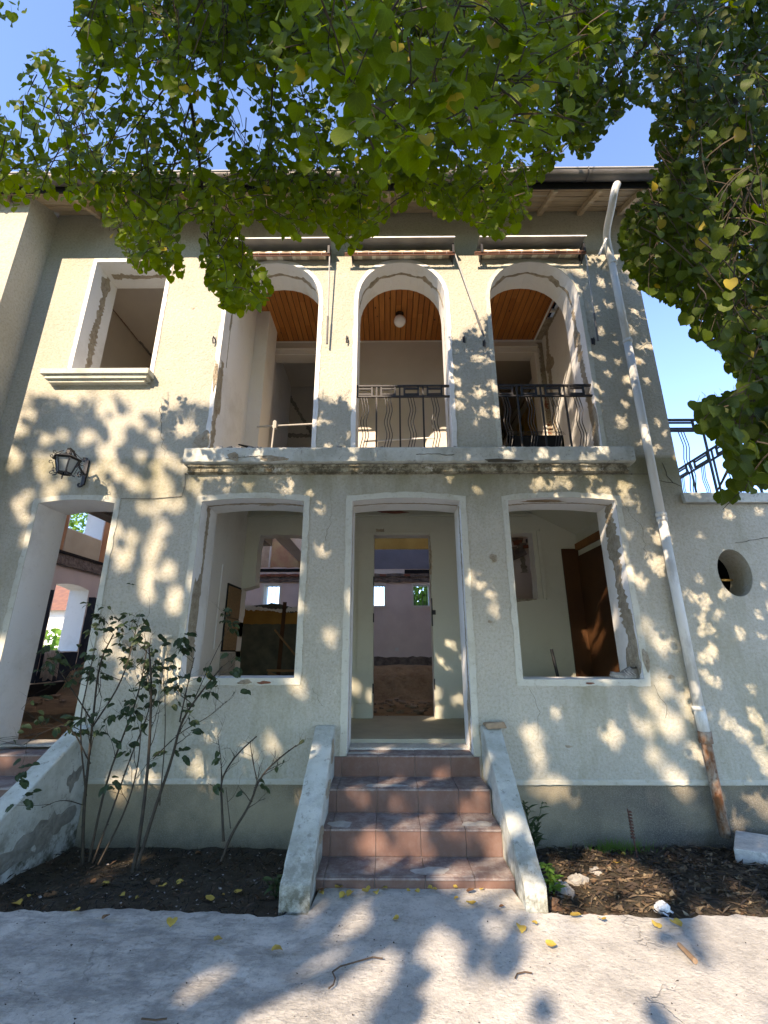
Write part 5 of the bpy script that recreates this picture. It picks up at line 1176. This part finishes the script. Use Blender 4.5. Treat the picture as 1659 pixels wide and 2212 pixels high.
def grow(mask, n_twigs, yr, seed, bias=None, holes=True, leaves=(7, 14), size=(.038, .064)):
    """drooping twigs inside the crown volume; returns leaf data and twig polylines"""
    r = np.random.default_rng(seed); C = []; TP = []; NR = []; SZ = []; TN = []; tw = []
    P = np.array(mask); bx = (P[:, 0].min(), P[:, 0].max(), P[:, 1].min(), P[:, 1].max()); cnt = 0; tries = 0
    while cnt < n_twigs and tries < n_twigs*30:
        tries += 1
        px = r.uniform(bx[0], bx[1]); py = r.uniform(bx[2], bx[3])
        if not pip(np.array([px]), np.array([py]), mask)[0]: continue
        Y = r.uniform(*yr) if bias is None else bias(px, py, r)
        rr = ray(px, py); t = Y/rr[1]; p = np.array([rr[0]*t, Y, EYE+rr[2]*t])
        if not shade_ok(p[None])[0] or p[2] < 1.6: continue
        cnt += 1; ct = r.uniform(.1, .62)
        k = r.integers(*leaves); L = r.uniform(.25, .55)*(.45 if Y < 1.0 else 1); d = np.array([r.normal(0, .55), r.normal(.15, .4), r.uniform(-.6, .15)]); d /= np.linalg.norm(d)
        q = p-d*L*.5+np.array([0, 0, L*.25]); pts = [q.copy()]
        for i in range(int(k)):
            d = d+np.array([0, 0, -.13])+r.normal(0, .07, 3); d /= np.linalg.norm(d); q = q+d*L/k; pts.append(q.copy())
            side = np.cross(d, [0, 0, 1]); side /= np.linalg.norm(side)+1e-6; sgn = 1 if i % 2 else -1
            stem = q+side*sgn*r.uniform(.012, .04)+np.array([0, 0, -r.uniform(.005, .03)])
            tip = np.array([0, 0, -1.0])+side*sgn*r.uniform(.1, .8)+d*.25+r.normal(0, .22, 3)
            nr = np.array([r.normal(0, .35), -1.0+r.normal(0, .3), r.uniform(.0, .9)])*(1 if r.random() < .86 else -1)
            C.append(stem); TP.append(tip); NR.append(nr); SZ.append(r.uniform(*size)); TN.append(np.clip(ct+r.normal(0, .16), 0, .93) if r.random() > .010 else .98)
        tw.append(pts)
    C = np.array(C); ok = np.ones(len(C), bool); Lc = C+np.array([0, 0, -.03]); px, py, f = proj(Lc)
    inframe = (px > -20) & (px < 1680) & (py > -20)
    ok &= ~inframe | pip(px, py, mask)
    if holes:
        for hp, keep in HOLES: ok &= ~(pip(px, py, hp) & (r.random(len(C)) > keep))
    ok &= shade_ok(C, .12) | (r.random(len(C)) < .15)
    ok &= (C[:, 1] < 4.0); ok &= ~in_gaps(C, .02, .8)
    TP, NR, SZ, TN = (np.array(a_)[ok] for a_ in (TP, NR, SZ, TN)); C = C[ok]
    return C, frames(TP, NR), SZ, TN, tw, f[ok]
def twigs_mesh(tw, parent, mask, mat=BARK, rad=.0034):
    b = MB()
    for pts in tw:
        A_ = np.array(pts); px, py, f = proj(A_); inn = pip(px, py, mask) | (px < -20) | (px > 1680) | (py < -20)
        seg_ = []
        for p, i_ in zip(pts, inn):
            if i_: seg_.append(p)
            else: break
        if len(seg_) > 2:
            seg_ = seg_[::2]+([seg_[-1]] if len(seg_) % 2 == 0 else []); b.tube(seg_, [rad*(1.2-.9*i/len(seg_)) for i in range(len(seg_))], 3, caps=False)
    o = b.build('twigs', mat, parent); o['kind'] = 'stuff'; return o

tree = thing('linden_tree', 'big linden tree whose leafy branches hang over the middle and left of the house front', 'tree', (-7.2, -6.2, -.1), 'linden trees')
tree2 = thing('linden_tree', 'darker linden tree filling the right edge in front of the terrace wing', 'tree', (5.6, -.6, -.1), 'linden trees')
def ybias(px, py, r):
    if 640 < px < 1200 and py < 300 and r.random() < .11: return r.uniform(.85, 1.25)
    return r.uniform(2.0, 3.6) if py > 150 else r.uniform(1.35, 2.3)
LV = variants_for(LEAF, lin_geo); LVD = variants_for(LEAFD, lin_geo)
def plant(tr, data, V_, mat, keep=260):
    C, M, sc, tn, tw, f = data
    px, py, _ = proj(C); vis = (px > 0) & (px < 1659) & (py > 0); score = np.where(vis, sc/f, 0); order = np.argsort(-score); big = order[:keep]; rest = order[keep:]
    leaf_objects('leaf', V_, C[big], M[big], sc[big], tn[big], tr, None)
    parts_ = np.array_split(rest, 4)
    allV = None
    # the small ones: one mesh (all four leaf shapes share topology)
    V0, F0, U0 = lin_geo[0]; n = len(rest); shp = rng.integers(0, 4, n)
    VV = np.stack([g_[0] for g_ in lin_geo])
    o = joined('foliage', V0, F0, U0, C[rest], M[rest], sc[rest], tn[rest], mat, tr)
    P = np.einsum('nij,nvj->nvi', M[rest], VV[shp])*sc[rest][:, None, None]+C[rest][:, None, :]-np.array(LOC[tr])
    o.data.vertices.foreach_set('co', P.reshape(-1, 3).astype(np.float32).ravel()); o.data.update(); o['kind'] = 'stuff'
dA = grow(LEFT_M, 1550, None, 21, ybias)
plant(tree, dA, LV, LEAF); twigs_mesh(dA[4], tree, LEFT_M)
CORNER = [(-80, -60), (62, -60), (52, 40), (25, 62), (-10, 95), (-80, 100)]
dC = grow(CORNER, 16, lambda *a: 0, 5, lambda px, py, r: r.uniform(1.2, 1.8)); leaf_objects('leaf', LV, dC[0][:40], dC[1][:40], dC[2][:40], dC[3][:40], tree, None)
def ybr(px, py, r): return r.uniform(1.9, 3.9) if px < 1500 else r.uniform(1.6, 3.9)
dB_ = grow(RIGHT_M, 2000, None, 33, ybr, holes=False)
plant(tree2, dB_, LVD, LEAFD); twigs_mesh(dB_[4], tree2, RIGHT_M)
def limb(nm, pts, r0, r1, parent, it=2, n=8):
    P = smooth([Vector(p) for p in pts], it); k = len(P); b = MB(); b.tube(P, [r0+(r1-r0)*i/(k-1) for i in range(k)], n); return b.build(nm, BARK, parent, smooth=True)
limb('trunk', [(-7.2, -6.2, -.2), (-7.25, -6.2, .6), (-7.15, -6.15, 2.2), (-7.0, -6.0, 4.0)], .30, .19, tree, n=12); limb('trunk', [(5.6, -.6, -.2), (5.6, -.6, 1.0), (5.45, -.5, 2.6), (5.3, -.4, 5.5)], .20, .12, tree2, n=12)
limb('branch', [(-7.0, -6.0, 3.9), (-4.4, -4.0, 5.4), (-1.8, -1.0, 5.6), at(372, -60, 1.5), at(376, 0, 1.7), at(393, 100, 1.85), at(412, 220, 2.0), at(428, 330, 2.2), at(440, 430, 2.4), at(462, 500, 2.5), at(487, 560, 2.6)], .022, .006, tree)
limb('branch', [(-4.4, -4.0, 5.4), (-2.4, -1.0, 5.2), at(350, -60, 1.6), at(346, 20, 1.8), at(290, 75, 2.0), at(215, 120, 2.1), at(178, 185, 2.2), at(140, 240, 2.3)], .018, .004, tree)
limb('branch', [at(392, 100, 1.85), at(370, 170, 1.95), at(320, 240, 2.1), at(270, 300, 2.2)], .008, .003, tree); limb('branch', [at(428, 330, 2.2), at(380, 358, 2.25), at(330, 350, 2.3)], .006, .003, tree)
limb('branch', [at(462, 500, 2.5), at(520, 540, 2.6), at(560, 600, 2.7)], .006, .003, tree); limb('branch', [at(412, 220, 2.0), at(390, 300, 2.1), at(350, 460, 2.3), at(345, 540, 2.4)], .006, .003, tree)
limb('branch', [(-1.8, -1.0, 5.6), at(640, -60, 1.4), at(630, 60, 1.6), at(590, 160, 1.8), at(585, 250, 2.0)], .016, .004, tree); limb('branch', [(-1.0, -1.0, 5.6), at(1010, -60, 1.3), at(1000, 60, 1.5), at(960, 130, 1.7), at(940, 260, 2.0)], .014, .004, tree)
limb('branch', [(5.35, -.45, 4.5), (4.2, .8, 5.0), at(1640, 40, 2.2), at(1580, 240, 2.3), at(1560, 420, 2.5), at(1540, 600, 2.7)], .03, .006, tree2)
limb('branch', [at(1620, 560, 2.6), at(1560, 610, 2.8), at(1490, 640, 3.0)], .009, .003, tree2); limb('branch', [(5.4, -.5, 3.6), (4.3, 1.0, 4.0), at(1680, 560, 2.4), at(1650, 800, 2.6), at(1600, 960, 2.8), at(1550, 1060, 3.0)], .04, .004, tree2)
limb('branch', [(5.3, -.4, 5.2), (3.5, .8, 6.2), at(1500, -50, 2.0), at(1400, 90, 2.2), at(1300, 200, 2.6)], .05, .005, tree2)
# the rest of the first tree's crown, behind and above the camera: it shades the house front
def crown(tr, n_cl, per, seed, rad=.33, size=(.085, .125)):
    r = np.random.default_rng(seed); CC = []
    while len(CC) < n_cl:
        xf = r.uniform(-6.5, 7.5); top = float(zs(np.array(xf))); zf = r.uniform(-4.6, top-.15)
        t = r.uniform(6.0, 13.0); P = np.array([xf-.48*t, D-t, zf+.70*t])
        if P[2] < 2.3: continue
        # crown thinned where the ground and wall below should catch more sun
        dens = 1.0
        if xf > 1.4 and zf < -.8: dens = .62
        elif xf > .9 and zf < -.9: dens = .5
        elif xf > 2.2 and zf < 3: dens = .62
        elif xf > 1.2 : dens = .75
        elif zf < -.4 and xf < .9: dens = 1.0
        else: dens = .72
        g_ = nz(xf*1.3+2, zf*1.5, 1.0)
        dens *= 1.0 if g_ > -.35 else .85
        if r.random() > dens: continue
        CC.append(P)
    CC = np.array(CC); C = np.repeat(CC, per, 0)+r.normal(0, rad, (n_cl*per, 3))*np.array([1, 1, .8])
    C = C[shade_ok(C, 0.05) & (C[:, 1] < -.3)]
    n = len(C); tip = r.normal(0, .6, (n, 3))+np.array([0, 0, -.7]); ok_ = ~in_gaps(C+tip/np.linalg.norm(tip, axis=1, keepdims=True)*.055, .05)
    C = C[ok_]; tip = tip[ok_]; n = len(C); nr = r.normal(0, .7, (n, 3))+np.array([0, -.3, .8])
    V = np.array([(0, 0, 0), (.38, .05, .05), (.48, .45, .06), (.2, .9, .02), (0, 1.1, 0), (-.2, .9, .02), (-.48, .45, .06), (-.38, .05, .05), (0, .5, -.03)])
    F = [(8, 0, 1), (8, 1, 2), (8, 2, 3), (8, 3, 4), (8, 4, 5), (8, 5, 6), (8, 6, 7), (8, 7, 0)]
    o = joined('crown', V, F, V[:, :2].copy(), C, frames(tip, nr), r.uniform(*size, n), np.clip(r.normal(.5, .2, n), 0, .93), LEAF, tr); o['kind'] = 'stuff'; return CC
CC = crown(tree, 10500, 14, 5)
for i_ in range(40):
    c = CC[i_*60]; c = Vector(c); limb('branch', [(-7.05, -6.05, 3.6+random.random()*.5), Vector((-7.0, -6.0, 4.0)).lerp(c, .5)+Vector((0, 0, .3)), c], .035, .008, tree, n=5)

# ---- rose bushes and weeds
rose_geo = [leaf_mesh('leaf', fold=f, curl=c, seed=s_, wscale=.62, petiole=False) for f, c, s_ in ((.3, .2, 11), (.5, .5, 12), (.15, .7, 13))]
RV = variants_for(ROSEL, rose_geo)
def bush(label, loc, canes, n_leaf, lsz, seed, spread=.25, tophalf=.45):
    rr_ = random.Random(seed); t_ = thing('rose_bush', label, 'rose bush', loc, 'rose bushes in the left flower bed'); ends = []
    for pts, r0 in canes:
        P = smooth([Vector(p) for p in pts], 2); k = len(P); b = MB(); b.tube(P, [r0*(1-.6*i/(k-1)) for i in range(k)], 7)
        for i in range(2, k-1, 2):                                # thorns
            a_ = rr_.uniform(0, 6.3); q = P[i]; d = Vector((math.cos(a_), math.sin(a_), .2)); rr0 = r0*(1-.6*i/k); b.add([q+d*rr0*.8+Vector((0, 0, .006)), q+d*rr0*.8-Vector((0, 0, .006)), q+d*(rr0+.008)], [(0, 1, 2)])
        b.build('cane', CANE, t_, smooth=True)
        for i in range(k):
            if i/k > tophalf: ends.append((P[i], (P[i]-P[i-1]).normalized(), r0*(1-.6*i/k)))
    leafspots = []
    sb = MB()
    def sub(p, d, L, r_, dep):
        pts = [p]; q = p
        for i in range(5): d = (d+Vector((rr_.gauss(0, .16), rr_.gauss(0, .12), .04+rr_.gauss(0, .08)))).normalized(); q = q+d*L/5; q.y = min(q.y, D-.03); pts.append(q)
        sb.tube(pts, [r_*(1-.14*i) for i in range(6)], 4, caps=False)
        if dep > 0:
            for _ in range(rr_.choice([1, 2, 2])):
                j = rr_.randint(1, 5); dd = (d+Vector((rr_.gauss(0, .7), rr_.gauss(0, .45), rr_.gauss(.15, .35)))).normalized(); sub(pts[j], dd, L*rr_.uniform(.45, .8), r_*.65, dep-1)
        for j in (3, 4, 5): leafspots.append((pts[j], d))
    for p, d, r_ in ends[::1]:
        if rr_.random() < .55:
            dd = (d*.6+Vector((rr_.gauss(0, .8), rr_.gauss(0, .4), rr_.gauss(.15, .3)))).normalized(); sub(p, dd, rr_.uniform(.4, 1.0)*spread, max(.002, r_*.45), 2)
    kind(sb.build('twigs', CANE, t_), 'stuff')
    C = []; TP = []; NR = []; SZ = []; TN = []
    while len(C) < n_leaf and leafspots:
        p, d = rr_.choice(leafspots); a_ = rr_.uniform(0, 6.3); o_ = Vector((math.cos(a_)*.8, math.sin(a_)*.5, rr_.uniform(-.7, .2))).normalized(); nl = rr_.choice([1, 3, 5]); cl = rr_.uniform(.1, .6)
        for q in range(nl):
            s_ = o_*(.02+.022*(q//2+1)) if nl > 1 else o_*.02; sd = Vector((-o_.y, o_.x, 0))*(.016 if q % 2 else -.016)*(q > 0)
            c = p+s_+sd; c.y = min(c.y, D-.05)
            C.append(tuple(c)); TP.append(tuple(o_+sd*30*.8+Vector((0, 0, -.35)))); NR.append((rr_.gauss(0, .4), -.5+rr_.gauss(0, .4), .8)); SZ.append(rr_.uniform(*lsz)); TN.append(min(.93, max(0, cl+rr_.gauss(0, .12))))
    if C:
        C, TP, NR, SZ, TN = map(np.array, (C, TP, NR, SZ, TN)); M_ = frames(TP, NR); leaf_objects('leaf', RV, C[:300], M_[:300], SZ[:300], TN[:300], t_, None)
        if len(C) > 300: kind(joined('foliage', *rose_geo[0], C[300:], M_[300:], SZ[300:], TN[300:], ROSEL, t_), 'stuff')
    return t_
def PT(px, py, Y): return at(px, py, Y)
bush('tall leafy rose bush with many canes beside the left cheek wall', (-2.45, 3.95, -.12),
     [([PT(178, 1868, 3.9), PT(181, 1740, 3.92), PT(192, 1640, 3.95), PT(200, 1560, 3.98), PT(214, 1430, 4.0), PT(245, 1370, 4.05)], .013),
      ([PT(192, 1862, 3.9), PT(226, 1700, 3.95), PT(262, 1600, 4.0), PT(300, 1500, 4.05), PT(318, 1400, 4.1)], .010),
      ([PT(200, 1865, 3.9), PT(248, 1735, 3.95), PT(280, 1640, 4.0), PT(330, 1520, 4.05), PT(318, 1450, 4.1)], .008),
      ([PT(212, 1868, 3.85), PT(275, 1745, 3.9), PT(300, 1650, 3.95), PT(305, 1560, 4.0)], .008),
      ([PT(186, 1720, 3.92), PT(170, 1560, 3.85), PT(190, 1470, 3.85), PT(205, 1400, 3.9)], .007),
      ([PT(195, 1650, 3.92), PT(150, 1560, 3.8), PT(95, 1580, 3.65), PT(50, 1610, 3.55)], .006),
      ([PT(183, 1740, 3.92), PT(135, 1725, 3.75), PT(90, 1745, 3.6)], .004),
      ([PT(200, 1570, 3.98), PT(260, 1480, 4.0), PT(285, 1400, 4.05), PT(295, 1355, 4.1)], .008), ([PT(200, 1560, 3.98), PT(150, 1480, 3.9), PT(130, 1450, 3.85)], .006)], 680, (.032, .056), 3, .32, .36)
bush('rose bush with two thick forked grey stems in the middle of the left bed', (-1.95, 3.75, -.12),
     [([PT(287, 1885, 3.72), PT(305, 1790, 3.78), PT(322, 1640, 3.85), PT(328, 1480, 3.9), PT(322, 1400, 3.95)], .016),
      ([PT(296, 1875, 3.72), PT(335, 1745, 3.8), PT(372, 1640, 3.88), PT(390, 1560, 3.92), PT(430, 1500, 3.98), PT(480, 1440, 4.0)], .014),
      ([PT(388, 1560, 3.92), PT(405, 1480, 3.95), PT(420, 1420, 4.0)], .007), ([PT(330, 1640, 3.87), PT(390, 1580, 3.95), PT(450, 1550, 4.0), PT(490, 1515, 4.02)], .005),
      ([PT(345, 1740, 3.8), PT(360, 1560, 3.9), PT(350, 1430, 3.95)], .005), ([PT(420, 1510, 3.97), PT(470, 1400, 4.05), PT(500, 1345, 4.1)], .004)], 210, (.038, .07), 5, .24, .45)
bush('nearly bare small rose bush beside the middle cheek wall', (-1.3, 3.75, -.12),
     [([PT(478, 1862, 3.7), PT(500, 1800, 3.75), PT(540, 1740, 3.8), PT(560, 1680, 3.85), PT(600, 1640, 3.88), PT(640, 1610, 3.9)], .011),
      ([PT(483, 1818, 3.75), PT(478, 1720, 3.82), PT(478, 1680, 3.86), PT(510, 1630, 3.9), PT(555, 1590, 3.95)], .010),
      ([PT(556, 1690, 3.85), PT(545, 1640, 3.88), PT(540, 1600, 3.9)], .005), ([PT(478, 1690, 3.86), PT(478, 1640, 3.9), PT(470, 1590, 3.95)], .004), ([PT(498, 1790, 3.75), PT(488, 1700, 3.8)], .004)], 22, (.045, .07), 9, .17, .3)
# green weed, dark leaved weed, grass tuft, bare stalk
def weed(name, label, base, n, lsz, hgt, seed, mat, wide=.35, droop=.3):
    rr_ = random.Random(seed); t_ = thing(name, label, 'weed', base); g_ = leaf_mesh('leaf', fold=.3, curl=.4, seed=seed, wscale=wide, petiole=False); ms = [mesh_from('leaf', *g_, t, mat) for t in (.3, .6, .85)]
    for s_i in range(3):
        b = MB(); a_ = rr_.uniform(-.4, .4); b.tube([base, (base[0]+a_*.1, base[1], base[2]+hgt*.5), (base[0]+a_*.25, base[1]-.02, base[2]+hgt)], [.004, .003, .002], 5); b.build('stem', mat, t_)
        for i in range(n//3):
            h = rr_.uniform(.1, 1); an = rr_.uniform(0, 6.3); o = bpy.data.objects.new('leaf', rr_.choice(ms)); S.collection.objects.link(o); o.parent = t_
            tp = np.array([[math.cos(an), math.sin(an), rr_.uniform(-droop, .7)]]); M_ = frames(tp, np.array([[0, -.3, 1.0]]))[0]*rr_.uniform(*lsz)
            o.matrix_local = Matrix([list(M_[r_])+[[a_*.25*h*h, -.02*h, hgt*h][r_]] for r_ in range(3)]+[[0, 0, 0, 1]])
WG = m_leaf('fresh_weed_green', (.06, .14, .03), (.10, .22, .045), (.16, .30, .06)); WD = m_leaf('dark_weed_green', (.015, .035, .012), (.025, .05, .018), (.04, .08, .03), trans=.2)
p_ = gat(1196, 1925, -.03); weed('weed', 'fresh light green weed at the foot of the right cheek wall', (p_.x, p_.y, -.05), 36, (.045, .085), .17, 4, WG)
p_ = gat(1158, 1850, -.1); weed('weed', 'dark narrow leaved weed growing between the cheek wall and the plinth', (1.16, 4.2, -.12), 48, (.08, .14), .38, 8, WD, .16, .1)
p_ = gat(640, 1905, -.05); weed('weed', 'low dark green weed left of the middle cheek wall', (-.72, 3.45, -.08), 24, (.04, .07), .12, 12, WD)
b = MB(); x_, y_ = 1.93, 4.12; b.tube([(x_, y_, -.1), (x_, y_+.02, .05), (x_-.01, y_+.03, .22)], .005, 5)
for i_ in range(9): b.box(x_-.014, x_+.012, y_+.01, y_+.03, .02+i_*.022, .03+i_*.022)
tag(b.build('dry_stalk', plain('red_brown_stalk', (.12, .05, .035))), 'thin reddish dry stalk standing against the right plinth', 'stalk')
V = []; F = []
for i_ in range(160):
    x_ = random.gauss(1.85, .13); y_ = random.gauss(4.3, .03); a_ = random.gauss(0, .5); h = random.uniform(.04, .11); k = len(V); z_ = -.12
    V += [(x_-.003, y_, z_), (x_+.003, y_, z_), (x_+math.sin(a_)*h, y_-.03, z_+h)]; F.append((k, k+1, k+2))
me = bpy.data.meshes.new('grass_tuft'); me.from_pydata(V, [], F); me.materials.append(WG); o = bpy.data.objects.new('grass_tuft', me); S.collection.objects.link(o); tag(o, 'small grass tuft at the foot of the right plinth', 'grass'); o['kind'] = 'stuff'

# ---- garden seen through the windows of the hall
def garden(name, label, cat, c, rad, n, seed, tr=None, sz=(.09, .16), mat=None):
    t_ = thing(name, label, cat, c if tr is None else tr); r = np.random.default_rng(seed)
    d = r.normal(0, 1, (n, 3)); d /= np.linalg.norm(d, axis=1, keepdims=True); C = np.array(c)+d*np.array(rad)*(r.random((n, 1))**.4)
    C = C[C[:, 2] > -.5]; n = len(C)
    V0, F0, U0 = lin_geo[1]; o = joined('crown', V0, F0, U0, C, frames(r.normal(0, 1, (n, 3)), r.normal(0, 1, (n, 3))+np.array([0, 0, .7])), r.uniform(*sz, n), np.clip(r.normal(.7, .2, n), 0, .93), mat or WG, t_); o['kind'] = 'stuff'
    if tr is not None: limb('trunk', [tr, (tr[0], tr[1], c[2]*.6), tuple(c)], .14, .05, t_)
    return t_
garden('shrub', 'bright sunlit shrub outside the low window deep inside the left doorway', 'shrub', (-10.5, 13.2, .9), (1.6, 1.6, 1.3), 2600, 71)
garden('garden_tree', 'green tree outside the upper window deep inside the left doorway', 'tree', (-12.5, 16, 6.2), (2.3, 2.3, 2.2), 2600, 72, (-12.5, 16, -.6))
garden('shrub', 'green shrub outside the small barred windows of the far wall, left one', 'shrub', (-1.9, 12.9, 1.9), (2.0, .5, .85), 2400, 73)
garden('shrub', 'taller green shrub outside the right barred window of the far wall', 'shrub', (1.3, 13.2, 2.2), (1.0, .7, 1.6), 2200, 74)
nh = thing('neighbour_house', 'pale neighbouring house with a red tiled roof behind the garden at left', 'house', (-17, 21, -.6))
b = MB(); b.box(-21, -14, 20, 24, -.6, 3.2); b.build('wall', WHITE, nh); b = MB(); b.add([(-21.4, 19.6, 3.1), (-13.6, 19.6, 3.1), (-13.6, 24.4, 3.1), (-21.4, 24.4, 3.1), (-21.4, 22, 4.7), (-13.6, 22, 4.7)], [(0, 1, 5, 4), (2, 3, 4, 5), (1, 2, 5), (3, 0, 4)]); b.build('roof', ROOF, nh)
